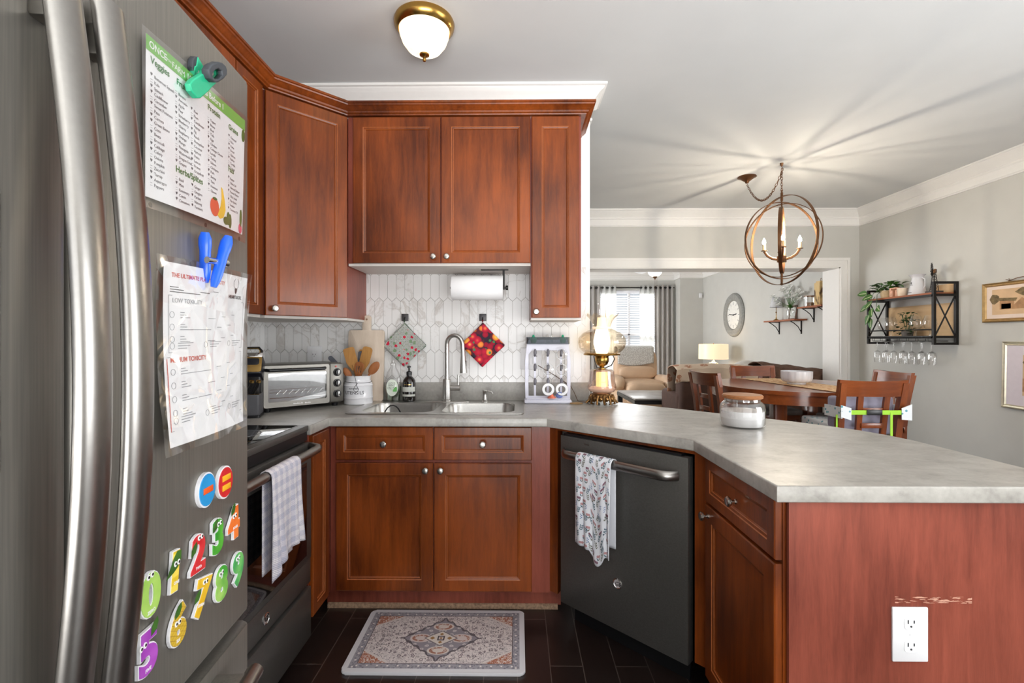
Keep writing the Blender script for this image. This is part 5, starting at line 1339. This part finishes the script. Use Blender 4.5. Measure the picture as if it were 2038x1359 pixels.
MB().box(x0, x0+.015, y0, y1, 1.65, 1.672).box(x0, x0+.015, y0, y1, 1.280, 1.305).cyl((x0+.006, y0, 1.36), (x0+.006, y1, 1.36), .006).box(x0, x1, y0+.012, y1-.012, 1.285, 1.292).build('front_rails', M_blackmet, t, True, smooth=False)
MB().box(3.858, 3.868, y0+.012, y1-.012, 1.30, 1.60).box(3.858, 3.868, y0+.012, y0+.2, 1.69, 1.77).build('back_panel', M_ply, t, True, smooth=False)
m = MB()
for k in range(7):
    yy = y0+.07+.107*k; m.tube([(x0+.01, yy-.012, 1.285), (x0+.01, yy-.012, 1.258), (x1-.03, yy-.012, 1.258)], .0028, 5).tube([(x0+.01, yy+.012, 1.285), (x0+.01, yy+.012, 1.258), (x1-.03, yy+.012, 1.258)], .0028, 5)
m.build('glass_rails', M_blackmet, t, True)
def wineglass():
    t = thing('hanging_wine_glass', '', 'wine glass')
    MB().lathe([(.0, 0), (.032, -.001), (.031, -.003), (.004, -.012), (.0035, -.085), (.006, -.092), (.026, -.108), (.031, -.135), (.028, -.185), (.024, -.215)], seg=20).build('glass', M_glass, t); return t
wg0 = None
wl = ['hanging wine glass nearest the picture frames, first under the shelf', 'second hanging wine glass from the near end, front row', 'third hanging wine glass from the near end, front row', 'fourth hanging wine glass from the near end, front row', 'fifth hanging wine glass from the near end, front row', 'sixth hanging wine glass from the near end, front row', 'hanging wine glass at the far left end, front row',
      'back-row hanging wine glass nearest the picture frames', 'second back-row hanging wine glass from the near end', 'third back-row hanging wine glass from the near end', 'fourth back-row hanging wine glass from the near end']
k = 0
for row, ys in ((3.70, [.0+.107*i for i in range(7)]), (3.80, [.107*i for i in (1, 2, 4, 6)])):
    for yy in ys:
        if wg0 is None: wg0 = wineglass(); g = wg0
        else: g = dup(wg0, (0, 0, 0), 0, '')
        g.location = (row, y0+.07+yy, 1.2555); g['label'] = wl[k]; g['group'] = 'wine glasses hanging under the shelf'; k += 1
g0 = None
for i, (yy, xx, l) in enumerate(((4.36, 3.73, 'big balloon glass standing at the near end of the lower shelf'), (4.50, 3.72, 'big balloon glass standing just right of the lower plant'), (4.80, 3.72, 'big balloon glass standing left of the lower plant'), (4.92, 3.74, 'big balloon glass standing at the far end of the lower shelf'))):
    if g0 is None:
        g0 = thing('balloon_glass', l, 'wine glass', (xx, yy, 1.2925), 0, 'balloon glasses on the lower shelf')
        MB().lathe([(0, 0), (.035, .001), (.033, .004), (.005, .012), (.005, .05), (.01, .06), (.04, .085), (.052, .12), (.046, .165), (.036, .20)], seg=24).build('glass', M_glass, g0)
    else: dup(g0, (xx, yy, 1.2925), 0, l, 'balloon glasses on the lower shelf')
# plants
def leaf(m, p, d, L, w, up=(0, 0, 1), droop=.3, stripe=False):
    d = Vector(d).normalized(); u = Vector(up); s = d.cross(u); s = (s if s.length > .05 else Vector((1, 0, 0))).normalized(); u = s.cross(d).normalized(); p = Vector(p)
    prof = [(0, .08), (.12, .7), (.3, 1), (.55, .9), (.8, .5), (1, 0.02)]
    V = []
    for a, b in prof:
        c = p+d*L*a-Vector((0, 0, 1))*droop*L*a*a
        V.append((m._v(c-s*w*b+u*w*.25*b), m._v(c), m._v(c+s*w*b+u*w*.25*b)))
    for A, B in zip(V, V[1:]):
        m._f([A[0], A[1], B[1], B[0]]); m._f([A[1], A[2], B[2], B[1]])
    if stripe:
        m.mi = 1
        for A, B in zip(V[1:-1], V[2:-1]):
            o = u*.0012; q_ = [A[1].co+o-s*w*.1, A[1].co+o+s*w*.1, B[1].co+o+s*w*.08, B[1].co+o-s*w*.08]; m._f([m.bm.verts.new(c) for c in q_])
        m.mi = 0
M_var = plain('pale_leaf_stripe', S(206, 216, 170), .5)
rr = random.Random(5)
t = thing('trailing_pothos', 'trailing variegated pothos in a tan pot on the shelf top, hanging over the left end', 'plant', (3.76, 4.90, 1.688))
MB().lathe([(0, 0), (.05, 0), (.062, .08), (.058, .08), (.05, .02), (0, .02)]).build('pot', plain('tan_basket', S(196, 174, 138), .8, nz=.15, bump=.3), t)
m = MB()
for i in range(46):
    a = rr.uniform(0, 2*PI); e = rr.uniform(-.1, .9); r_ = rr.uniform(.02, .09)
    leaf(m, (r_*math.cos(a)*.8-.02, r_*math.sin(a)*1.7-.04, .08+rr.uniform(0, .08)*(1.2-r_*6)), (math.cos(a)*.8, math.sin(a), e), rr.uniform(.07, .10), rr.uniform(.02, .03), droop=.4, stripe=i % 2 == 0)
for (px, py, pz, dx, dy, dz) in ((-.10, .06, .03, -.5, .7, -.2), (-.12, .11, .06, -.4, .9, .1), (-.13, .03, -.03, -.3, .5, -.6), (-.14, .07, -.07, -.2, .8, -.4), (-.14, .02, -.10, -.3, -.4, -.6), (-.14, .05, -.16, -.2, .3, -.9), (-.14, -.05, -.09, -.3, -.8, -.3), (-.13, .0, .0, -.5, -.4, -.2), (-.14, .03, -.2, -.1, -.1, -1)):
    leaf(m, (px, py, pz), (dx, dy, dz), .10, .034, up=(-1, 0, .3), droop=.15, stripe=True)
m.build('leaves', [M_leafg, M_var], t, smooth=False)
MB().tube([(-.05, 0, .08), (-.10, .05, .06), (-.135, .05, -.04), (-.137, .04, -.22)], .0025, 5).tube([(-.05, 0, .08), (-.115, -.02, .04), (-.14, -.04, -.09)], .0025, 5).build('vines', M_leafd, t)
t = thing('shelf_plant', 'small bushy dark green plant in a pot on the lower shelf between glasses', 'plant', (3.77, 4.66, 1.2925))
MB().lathe([(0, 0), (.04, 0), (.05, .06), (.046, .06), (.04, .02), (0, .02)]).build('pot', M_cushion, t)
m = MB()
for i in range(60):
    a = rr.uniform(0, 2*PI); h = rr.uniform(.03, .24); r_ = rr.uniform(.01, .07)
    leaf(m, (r_*math.cos(a)*.6-.01, r_*math.sin(a)*1.5, h), (math.cos(a)*.5, math.sin(a), rr.uniform(-.2, .7)), rr.uniform(.035, .055), rr.uniform(.014, .02), droop=.3)
m.build('leaves', M_leafd, t, smooth=False)
m = MB()
for i in range(7): a = i*.9; m.tube([(0, 0, .03), (.02*math.cos(a), .03*math.sin(a), .12), (.03*math.cos(a), .06*math.sin(a), .22)], .0028, 5)
m.build('stems', M_leafd, t)
# objects on top shelf
t = thing('pink_picture_block', 'small pink picture block standing on the shelf beside the pothos', 'picture', (3.72, 4.76, 1.6885))
MB().box(-.012, .012, -.055, .045, 0, .095, .002).build('block', plain('blush_pink_paint', S(226, 176, 150), .6, nz=.25, scale=40), t)
MB().box(-.014, -.012, -.03, .0, .0, .07).box(-.014, -.012, -.045, .02, .07, .085).build('painted_shapes', plain('brown_paint', S(150, 96, 66), .7, nz=.3, scale=60), t, smooth=False)
tag(MB().lathe([(0, 0), (.034, 0), (.042, .08), (.038, .08), (.03, .006), (0, .006)], (3.72, 4.66, 1.6885), seg=20).build('cream_cup', plain('cream_ceramic', S(234, 214, 190), .5)), 'cream tumbler on the shelf top left of the white pitcher', 'cup')
t = thing('white_pitcher', 'white distressed enamel pitcher with flared rim on the shelf top', 'pitcher', (3.75, 4.52, 1.6885))
MB().lathe([(0, 0), (.072, 0), (.07, .01), (.05, .12), (.043, .155), (.052, .175), (.066, .19), (.062, .19), (.04, .155), (.045, .12), (.06, .01), (0, .01)], seg=28).build('body', M_enam, t)
MB().tube([(0, -.05, .16), (0, -.085, .14), (0, -.085, .08), (0, -.06, .05)], .005, 8).build('handle', M_enam, t)
MB().box(-.055, -.052, -.012, .012, .09, .094).box(-.0745, -.071, -.02, .02, .02, .024).box(-.054, -.05, .004, .01, .10, .12).build('chipped_marks', M_blackmet, t, smooth=False)
t = thing('windmill_ornament', 'dark metal windmill ornament on the near end of the shelf top', 'ornament', (3.755, 4.345, 1.6885))
MB().box(-.045, .045, -.045, .045, 0, .02, .002).build('base', M_hook, t)
m = MB()
for sx in (-1, 1):
    for sy in (-1, 1): m.cyl((sx*.022, sy*.022, .02), (sx*.007, sy*.007, .185), .0026, seg=6)
for k in range(6):
    z = .03+.026*k; w_ = .021-.0026*k; w2 = w_-.0026
    for (a, b), (c_, d_) in (((-1, -1), (1, -1)), ((1, -1), (1, 1)), ((1, 1), (-1, 1)), ((-1, 1), (-1, -1))): m.cyl((a*w_, b*w_, z), (c_*w2, d_*w2, z+.026), .0016, seg=5)
m.build('tower', M_blackmet, t)
wm = MB(Matrix.Translation((-.02, .0, .215)) @ Matrix.Rotation(math.radians(-50), 4, 'Z'))
for k in range(12):
    a = 2*PI*k/12; wm.cyl((0, 0, 0), (0, .06*math.cos(a), .06*math.sin(a)), .0014, seg=5)
    wm.grid(lambda s, u: (.004*(s-.5)*2, (.03+.033*u)*math.cos(a+(s-.5)*.34), (.03+.033*u)*math.sin(a+(s-.5)*.34)), 1, 1)
wm.tube([(0, .05*math.cos(b_), .05*math.sin(b_)) for b_ in [2*PI*k/24 for k in range(24)]], .0015, 5, True)
wm.ball((0, 0, 0), .008, 8, 6); wm.build('wheel', M_blackmet, t)
MB().cyl((-.02, 0, .21), (.02, .02, .205), .006).prism([(0.02, .01), (.05, .03), (.045, .05), (.015, .02)], .19, .222).cyl((0, 0, .18), (0, 0, .21), .008).build('tail_vane', M_bronze, t)

# framed pictures on the right wall
M_fr = plain('gilt_frame', S(168, 136, 88), .35, .6, nz=.15); M_frs = plain('silver_gilt_frame', S(206, 198, 176), .3, .7, nz=.1)
M_mat = plain('pale_mat_board', S(232, 212, 198), .8, nz=.02); M_matl = plain('lilac_mat_board', S(222, 212, 220), .8, nz=.02)
M_sep = plain('sepia_sky_wash', S(214, 180, 142), .8, nz=.1, scale=8); M_sep2 = plain('sepia_building', S(176, 134, 96), .8, nz=.2); M_sep3 = plain('sepia_foliage', S(120, 102, 70), .8, nz=.4, scale=40)
def picture(name, label, yR, yL, z0, z1, fm, mm, mw, shapes, tilt=0):
    # wall plane X=XR, viewer's right is -Y ; local x = right, z = up
    w = yL-yR; h = z1-z0; t = thing(name, label, 'picture')
    F = frame((XR-.001, yL, z0), (-1, 0)) @ Matrix.Rotation(tilt, 4, 'Y')
    def lp(i, y): return [(i, y, i), (w-i, y, i), (w-i, y, h-i), (i, y, h-i)]
    m = MB(F).rings([lp(0, 0), lp(0, .02), lp(.006, .024), lp(.012, .018), lp(.02, .016), lp(.024, .02), lp(.03, .01)]); m.build('frame', fm, t, True, smooth=False)
    MB(F).box(.03, w-.03, .009, .0105, .03, h-.03).build('mat_board', mm, t, True, smooth=False)
    a, b, c, d = mw
    MB(F).box(a, w-b, .0105, .0112, c, h-d).build('print_background', M_sep, t, True, smooth=False)
    for mt_, polys in shapes:
        m = MB(F)
        for k, P in enumerate(polys): m.plate([(a+px*(w-a-b), c+pz*(h-c-d)) for px, pz in P], .0112, .0118+.0002*k)
        m.build('painted_scene', mt_, t, True, smooth=False)
    return t
cr_ = lambda cx, cy, r, ry, n=12: [(cx+r*math.cos(2*PI*k/n)*(1+.12*math.sin(k*2.3)), cy+ry*math.sin(2*PI*k/n)*(1+.12*math.sin(k*1.7))) for k in range(n)]
picture('framed_village_print', 'gilt-framed sepia village print hung upper right on the grey wall', 3.44, 4.0, 1.411, 1.728, M_fr, M_mat, (.075, .075, .06, .055),
        [(M_sep3, [cr_(.05, .62, .09, .2), cr_(.68, .85, .22, .17), [(.14, .54), (.45, .50), (.48, .62), (.14, .66)]]), (M_sep2, [[(.15, .2), (.15, .54), (.42, .52), (.42, .2)], [(.42, .2), (.42, .36), (.56, .62), (.62, .55), (.7, .8), (.82, .5), (.95, .5), (.95, .2)]]), (M_mat, [[(.18, .22), (.18, .42), (.36, .42), (.36, .22)], [(.62, .34), (.62, .46), (.76, .46), (.76, .34)]])])
picture('framed_portrait_print', 'gilt-framed sepia print with wide lilac mat, lower on the right wall', 3.35, 3.845, .735, 1.256, M_frs, M_matl, (.15, .11, .11, .10),
        [(M_sep3, [cr_(.3, .82, .28, .14), cr_(.75, .7, .2, .2), cr_(.2, .5, .12, .08)]), (M_sep2, [[(.0, .1), (.0, .42), (.3, .46), (.45, .6), (.6, .44), (1, .42), (1, .1)]]), (M_ctext, [[(.05, .14), (.05, .24), (.35, .26), (.35, .12)], [(.55, .2), (.55, .34), (.62, .34), (.62, .2)]])], math.radians(1))
tag(MB().tube([(3.862, 3.80, 1.732), (3.85, 3.77, 1.735), (3.855, 3.72, 1.75), (3.855, 3.66, 1.752), (3.855, 3.55, 1.74)], .003, 5).tube([(3.862, 3.82, 1.745), (3.85, 3.77, 1.733), (3.855, 3.79, 1.75)], .0025, 5).build('twig', M_bronze), 'thin dark twig resting on top of the upper picture frame', 'twig')

# ================================================================== LIVING ROOM
M_suede = plain('dark_brown_suede', S(66, 42, 32), .85, nz=.15, scale=12)
t = thing('sofa', 'dark brown sofa with its back to the dining room', 'sofa', (2.9, 6.28, 0))
MB().box(-.92, .92, -.44, .28, .05, .42, .03, 3).build('base', M_suede, t)
m = MB().box(-.9, .9, -.46, -.2, .1, .90, .07, 4); m.warp(lambda v: Vector((v.x*(1.06-.06*v.z), v.y-(.9-v.z)*.06, v.z))); m.build('backrest', M_suede, t)
for s_ in (-1, 1): MB().box(*sorted((s_*.72, s_*.94)), -.42, .28, .2, .62, .06, 4).build('armrest', M_suede, t)
for k in range(3): MB().box(-.7+.47*k, -.7+.47*k+.46, -.2, .28, .40, .54, .05, 3).build('seat_cushion', M_suede, t)
fc_ = Mt('floral_sofa_cloth', .9); v_, r_, _ = fc_.voro(9); n_ = fc_.noise(16, dist=2)
fc_.col(fc_.mix(v_.lt(.42)*r_.gt(.35)*n_.gt(.42), S(206, 186, 166), S(166, 118, 92)))
def drape(x0, x1, top, yb, L1, L2, wav=.012):
    def f(s, u):
        x = x0+(x1-x0)*s; d = u*(L1+.34+L2); zt = top(s)
        w_ = wav*math.sin(x*19)+wav*.6*math.sin(x*41+u*5)
        if d < L1: return (x-.03*(1-d/L1), yb-.035+w_*(1-d/L1)*1.6, zt-(L1-d)+.3*w_)
        if d < L1+.34: a = (d-L1)/.34; return (x, yb-.035+.38*a, zt+.045*math.sin(PI*a)+.25*w_)
        return (x, yb+.345+w_, zt-(d-L1-.34))
    return f
tag(MB().grid(drape(1.93, 3.35, lambda s: .905+.02*math.sin(s*5), 5.83, .16, .3), 60, 30).build('floral_sofa_throw', fc_.mat, solid=.008), 'beige floral cover draped over the top of the brown sofa', 'throw')
tag(MB().grid(drape(2.95, 3.8, lambda s: .955-.10*s, 5.81, .22, .3, .02), 50, 30).build('brown_blanket', plain('brown_blanket_cloth', S(98, 72, 58), .95, nz=.2, bump=.3), solid=.008), 'crumpled brown blanket over the right end of the sofa back', 'blanket')
tag(MB().ball((3.02, 6.32, .80), (.26, .10, .20), 20, 14).build('pillow', plain('white_grey_pillow', S(212, 210, 206), .9, nz=.12, scale=14)), 'white and grey pillow showing above the sofa back beside the lamp', 'pillow')
# recliner with throw
M_bge = plain('beige_leather', S(196, 166, 138), .5, nz=.06, scale=5)
t = thing('recliner', 'beige leather recliner facing the kitchen in front of the window', 'armchair', (2.22, 8.75, 0))
def puff(name, c, r, mt=M_bge, par=t, p=2.6):
    m = MB(); m.ball((0, 0, 0), 1.0, 28, 18)
    e = 2/p
    m.warp(lambda v: Vector(tuple(cc+rr_*math.copysign(abs(q_)**e, q_) for cc, rr_, q_ in zip(c, r, v)))); return m.build(name, mt, par)
puff('base', (0, 0, .24), (.50, .42, .22), p=5)
puff('seat_cushion', (0, -.12, .46), (.36, .40, .10), p=4); puff('footrest', (0, -.48, .33), (.34, .10, .20), p=4)
puff('backrest', (0, .30, .74), (.40, .15, .37), p=4); puff('lumbar_pad', (0, .16, .66), (.34, .08, .13), p=3.4)
for s_ in (-1, 1): puff('armrest', (s_*.44, -.04, .50), (.13, .42, .13), p=3)
kn_ = Mt('knitted_cream', .95); vv, _, _ = kn_.voro(55); kn_.col(kn_.ramp(vv, [(0, S(226, 224, 220)), (.6, S(178, 174, 168))])); kn_.bump(vv, .6, .01)
def thr(s, u):
    x = -.34+.66*s; d = u*.78
    if d < .30: return (x, .14-.02, 1.12-.30+d-.03*math.sin(s*PI*1.2))
    if d < .48: a = (d-.30)/.18; return (x, .14-.02+.36*a, 1.12+.03*math.sin(a*PI))
    return (x, .48, 1.12-(d-.48))
o = MB(Matrix.Translation((2.20, 8.75, 0))).grid(thr, 24, 30).build('knitted_throw', kn_.mat, solid=.02); tag(o, 'cream knitted throw folded over the recliner back', 'throw')
# coffee table
t = thing('coffee_table', 'dark framed coffee table with weathered grey plank top before the recliner', 'coffee table', (2.0, 7.19, 0))
M_plk = wood('weathered_grey_planks', S(96, 90, 86), S(176, 170, 164), .5, axis='x', coat=.1)
MB().box(-.38, .40, -.6, .55, .435, .455, .003).build('plank_top', M_plk, t)
MB().box(-.39, .41, -.61, .56, .38, .434).build('frame', M_black, t, smooth=False)
for sx in (-.35, .37):
    for sy in (-.56, .51): MB().box(sx-.035, sx+.035, sy-.035, sy+.035, 0, .38).build('leg', M_black, t, smooth=False)
MB().box(-.36, .38, -.57, .52, .10, .13).build('lower_shelf', M_plk, t, smooth=False)
# table lamp on a side table
t = thing('side_table', 'small dark side table under the cream drum-shade lamp', 'side table', (3.45, 8.45, 0))
MB().prism(circ(0, 0, .26, n=28), .55, .58).build('top', M_black, t); MB().cyl((0, 0, 0), (0, 0, .55), .04).build('post', M_black, t)
t = thing('drum_table_lamp', 'lit table lamp with cream drum shade in the far corner', 'lamp', (3.45, 8.45, .58))
lb_ = Mt('leaf_print_ceramic', .35); v_, r_, _ = lb_.voro(22); lb_.col(lb_.mix(v_.lt(.3)*r_.gt(.45), S(232, 226, 216), S(70, 92, 78)))
MB().lathe([(0, 0), (.07, 0), (.10, .04), (.13, .13), (.12, .22), (.07, .28), (.03, .30), (.015, .34), (.015, .56), (0, .56)], seg=28).build('base', lb_.mat, t)
MB().lathe([(.245, .35), (.245, .355), (.24, .61), (.235, .612)], seg=40).build('drum_shade', emis('lit_cream_shade', S(240, 214, 170), (1, .84, .6), .5), t, solid=.003)
MB().cyl((0, 0, .56), (0, 0, .63), .006).build('finial', M_brass, t)
pl_ = bpy.data.lights.new('lamp_bulb_light', 'POINT'); pl_.energy = 6; pl_.color = (1, .8, .55); pl_.shadow_soft_size = .04
o = bpy.data.objects.new('lamp_bulb_light', pl_); COL.objects.link(o); o.location = (3.45, 8.45, 1.0)
# wall clock
t = thing('wall_clock', 'large round grey-framed wall clock on the living room wall', 'clock', (3.869, 8.55, 1.71))
cw = lambda m: m
MB().lathe([(0, .0), (.385, 0), (.39, .02), (.37, .045), (.34, .05), (.31, .04), (.29, .045), (.265, .04), (.25, .02), (0, .018)], axis=(-1, 0, 0), seg=56).build('frame', plain('weathered_grey_frame', S(142, 142, 138), .6, nz=.15), t)
MB().lathe([(0, .019), (.25, .019), (.25, .021), (0, .021)], axis=(-1, 0, 0), seg=48).build('dial', plain('clock_dial_white', S(232, 232, 228), .3), t)
m = MB(Matrix.Translation((-.022, 0, 0)))
for k in range(12):
    a = PI*k/6; d = Vector((0, math.sin(a), math.cos(a))); m.tube([d*.18, d*.23], .006, 4, flat=.4)
m.build('hour_marks', M_grey, t, smooth=False)
MB(Matrix.Translation((-.024, 0, 0))).tube([(0, .17, .02), (0, 0, 0)], .007, 4, flat=.4).tube([(0, -.12, .015), (0, 0, 0)], .009, 4, flat=.4).ball((0, 0, 0), .015, 8, 6).build('hands', M_ctext, t)
# bracket shelves
def bshelf(label, ya, yb, z):
    t = thing('bracket_shelf', label, 'shelf', (3.78, (ya+yb)/2, z))
    MB().box(3.70, 3.869, ya, yb, z-.02, z).build('board', M_shelfw, t, True, smooth=False)
    for yy in (ya+.12*(yb-ya)+.03, yb-.12*(yb-ya)-.03):
        MB().box(3.86, 3.869, yy-.01, yy+.01, z-.20, z-.02).box(3.71, 3.86, yy-.01, yy+.01, z-.028, z-.02).tube([(3.72, yy, z-.028), (3.76, yy, z-.05), (3.82, yy, z-.10), (3.86, yy, z-.17)], .006, 6).build('bracket', M_blackmet, t, True, smooth=False)
bshelf('wooden bracket shelf holding the tiny lamp and flowers', 6.42, 7.22, 1.55)
bshelf('smaller wooden bracket shelf at the right, holding a candle holder and tall tin', 5.86, 6.36, 1.70)
t = thing('tiny_lamp', 'tiny lamp with pale grey shade on the left end of the bracket shelf', 'lamp', (3.78, 7.02, 1.55))
MB().lathe([(0, 0), (.04, 0), (.035, .01), (.01, .025), (.005, .05), (.005, .11), (.012, .12), (.005, .13), (.005, .21), (0, .21)]).build('base', M_brass, t)
MB().lathe([(.085, .19), (.05, .34)], seg=24).build('shade', plain('pale_grey_shade', S(206, 206, 208), .8), t, solid=.003)
t = thing('flower_vase', 'clear glass vase of white flowers on the bracket shelf', 'vase', (3.78, 6.66, 1.55))
MB().lathe([(0, 0), (.05, 0), (.055, .01), (.055, .12), (.03, .15), (.03, .17), (.035, .18)], seg=24).build('vase', M_glass, t)
m = MB(); m2 = MB(); m3 = MB()
for i in range(34):
    a = rr.uniform(0, 2*PI); e = rr.uniform(.3, 1.5); L = rr.uniform(.14, .34); d = Vector((math.cos(a)*math.cos(e)*.35-.1, math.sin(a)*math.cos(e)*1.2, math.sin(e))); p = Vector((0, 0, .15))+d*L
    m.tube([(0, 0, .05), (0, 0, .16), p], .0018, 4)
    for k in range(6):
        b_ = k*PI/3; leaf(m2, p, (math.cos(b_)*.5-.4, math.sin(b_), math.sin(b_*1.3)*.5+.2), .052, .020, droop=.1)
    leaf(m3, (0, 0, .15), (d.x, d.y, .4), rr.uniform(.05, .12), .014, droop=.3)
m.build('stems', M_leafg, t); m2.build('petals', plain('white_petal', S(240, 240, 236), .7), t, smooth=False); m3.build('leaves', M_leafg, t, smooth=False)
t = thing('photo_frame', 'small brown photo frame leaning behind the flower vase', 'picture frame', (3.84, 6.72, 1.5505))
MB(Matrix.Rotation(math.radians(8), 4, 'Y')).loops([rrect(-.085, .085, 0, .2, .003), rrect(-.065, .065, .02, .18, .002)], .006, vert_frame((0, 0, 0), (0, 1, 0), (0, 0, 1))).build('frame', plain('brown_frame', S(96, 66, 48), .5), t, smooth=False)
MB(Matrix.Rotation(math.radians(8), 4, 'Y')).box(-.002, .002, -.066, .066, .018, .182).build('photo', M_cream, t, smooth=False)
t = thing('glass_candle_holder', 'round clear glass candle holder on the smaller bracket shelf', 'candle holder', (3.77, 6.20, 1.70))
MB().lathe([(0, 0), (.07, 0), (.07, .13), (.066, .13), (.066, .006), (0, .006)], seg=28).build('glass', M_glass, t); MB().lathe([(.066, .126), (.072, .126), (.072, .135), (.066, .135), (.066, .126)], seg=28).build('metal_rim', M_bronze, t)
MB().lathe([(0, .007), (.045, .007), (.045, .05), (0, .05)]).build('candle', plain('brown_candle', S(130, 96, 70), .6), t)
t = thing('tall_tin', 'tall cream and rust tin with a ring on the smaller bracket shelf', 'ornament', (3.78, 5.985, 1.70))
M_tin = Mt('rusted_cream_tin', .7); n_ = M_tin.noise(12, (1, 1, .6), 5); M_tin.col(M_tin.ramp(n_, [(.35, S(92, 66, 44)), (.45, S(216, 184, 128)), (.8, S(226, 200, 150))]))
MB().box(-.055, .055, -.055, .055, 0, .28, .006).prism([(-.04, -.04), (.04, -.04), (.04, .04), (-.04, .04)], .28, .30).build('box', M_tin.mat, t)
MB().tube([(0, .015*math.cos(a), .318+.018*math.sin(a)) for a in [2*PI*k/16 for k in range(16)]], .003, 6, True).build('ring', M_bronze, t)
# motion sensor
tag(MB().box(3.78, 3.84, 9.955, 9.998, 2.14, 2.24, .012, 3).build('motion_sensor', M_white), 'small white motion sensor in the far corner of the living room', 'sensor')
# ceiling fan
t = thing('ceiling_fan', 'white ceiling fan with glass light bowl and pull chains in the living room', 'ceiling fan', (2.21, 7.7, 2.74))
MB().lathe([(0, 0), (.07, 0), (.05, -.06), (.015, -.07), (.015, -.2), (.09, -.22), (.11, -.27), (.09, -.32), (.05, -.34), (0, -.34)], seg=30).build('motor', M_white, t)
MB().lathe([(.04, -.34), (.115, -.36), (.105, -.40), (.07, -.44), (.03, -.46), (0, -.46)], seg=30).build('light_bowl', emis('lit_fan_bowl', (1, .96, .9), (1, .93, .82), 2.5), t)
MB().lathe([(0, -.455), (.04, -.455), (.03, -.475), (.008, -.49), (.006, -.51), (0, -.51)]).cyl((.0, 0, -.51), (0, 0, -.72), .0015, seg=5).cyl((.03, 0, -.46), (.03, 0, -.62), .0015, seg=5).build('finial_and_chains', M_bronze, t)
for k in range(5):
    a = math.radians(28+72*k)
    MB(Matrix.Rotation(a, 4, 'Z') @ Matrix.Translation((0, 0, -.31)) @ Matrix.Rotation(math.radians(9), 4, 'X')).box(.10, .2, -.02, .02, -.006, .004).prism([(.18, -.055), (.62, -.07), (.64, -.05), (.64, .05), (.62, .07), (.18, .055)], -.004, .004).build('blade', M_white, t, smooth=False)
# window dressing
def sheer_mat(name, c, tr):
    m = Mt(name, .9); m.col(c); nt = m.nt
    out = [n for n in nt.nodes if n.type == 'OUTPUT_MATERIAL'][0]
    tl_ = nt.nodes.new('ShaderNodeBsdfTranslucent'); tl_.inputs[0].default_value = (*c, 1); mx = nt.nodes.new('ShaderNodeMixShader'); mx.inputs[0].default_value = tr
    nt.links.new(m.b.outputs[0], mx.inputs[1]); nt.links.new(tl_.outputs[0], mx.inputs[2]); nt.links.new(mx.outputs[0], out.inputs[0]); return m.mat
t = thing('window_blinds', 'white slatted horizontal blinds in the living room window', 'blinds', (2.42, 10.31, .45))
m = MB()
m.box(1.76, 3.08, 10.345, 10.40, 2.27, 2.33)
for k in range(36):
    z = .46+.05*k
    M0 = m.M; m.M = Matrix.Translation((2.42, 10.375, z)) @ Matrix.Rotation(math.radians(38), 4, 'X'); m.box(-.655, .655, -.024, .024, -.0015, .0015); m.M = M0
M_slat = sheer_mat('blind_slat_white', S(236, 236, 238), .45)
m.build('slats', M_slat, t, True, smooth=False)
MB().box(1.76, 3.08, 10.36, 10.385, .43, .45).cyl((2.1, 10.345, .45), (2.1, 10.345, 2.27), .0025, seg=4).cyl((2.75, 10.345, .45), (2.75, 10.345, 2.27), .0025, seg=4).build('bottom_rail_and_cords', M_white, t, True)
rod = MB().cyl((1.25, 10.27, 2.385), (3.36, 10.27, 2.385), .012).ball((1.24, 10.27, 2.385), .025).cyl((1.6, 10.27, 2.385), (1.6, 10.35, 2.385), .008).cyl((3.2, 10.27, 2.385), (3.2, 10.35, 2.385), .008).build('curtain_rod', M_blackmet)
tag(rod, 'black curtain rod above the living room window', 'curtain rod')
M_sh = sheer_mat('sheer_white_curtain', S(240, 240, 238), .6); M_gc = sheer_mat('grey_linen_curtain', S(190, 186, 182), .22)
def curtain(x0, x1, n, mat, label):
    t = thing('curtain', label, 'curtain', ((x0+x1)/2, 10.27, 0), 0, 'curtain panels on the living room rod')
    w = x1-x0
    def f(s, u):
        am = .035*(1+.15*math.sin(u*3)); return (-w/2+w*s+.01*math.sin(u*4+s*7)*(1-u), am*math.sin(s*n*2*PI), .03+2.40*u)
    MB().grid(f, n*10, 16).build('fabric', mat, t, solid=.002)
    m = MB()
    for k in range(n*2): x = -w/2+w*(k+.5)/(n*2); m.tube([(x, .022*math.cos(a), 2.385+.022*math.sin(a)) for a in [2*PI*j/12 for j in range(12)]], .006, 5, True)
    m.build('grommets', M_blackmet, t)
curtain(1.30, 1.78, 4, M_gc, 'grey linen curtain panel at the left end of the rod'); curtain(1.79, 2.12, 3, M_sh, 'white sheer curtain panel left of the blinds')
curtain(2.62, 2.93, 3, M_sh, 'white sheer curtain panel right of the blinds'); curtain(2.94, 3.34, 4, M_gc, 'grey linen curtain panel at the right end of the rod')
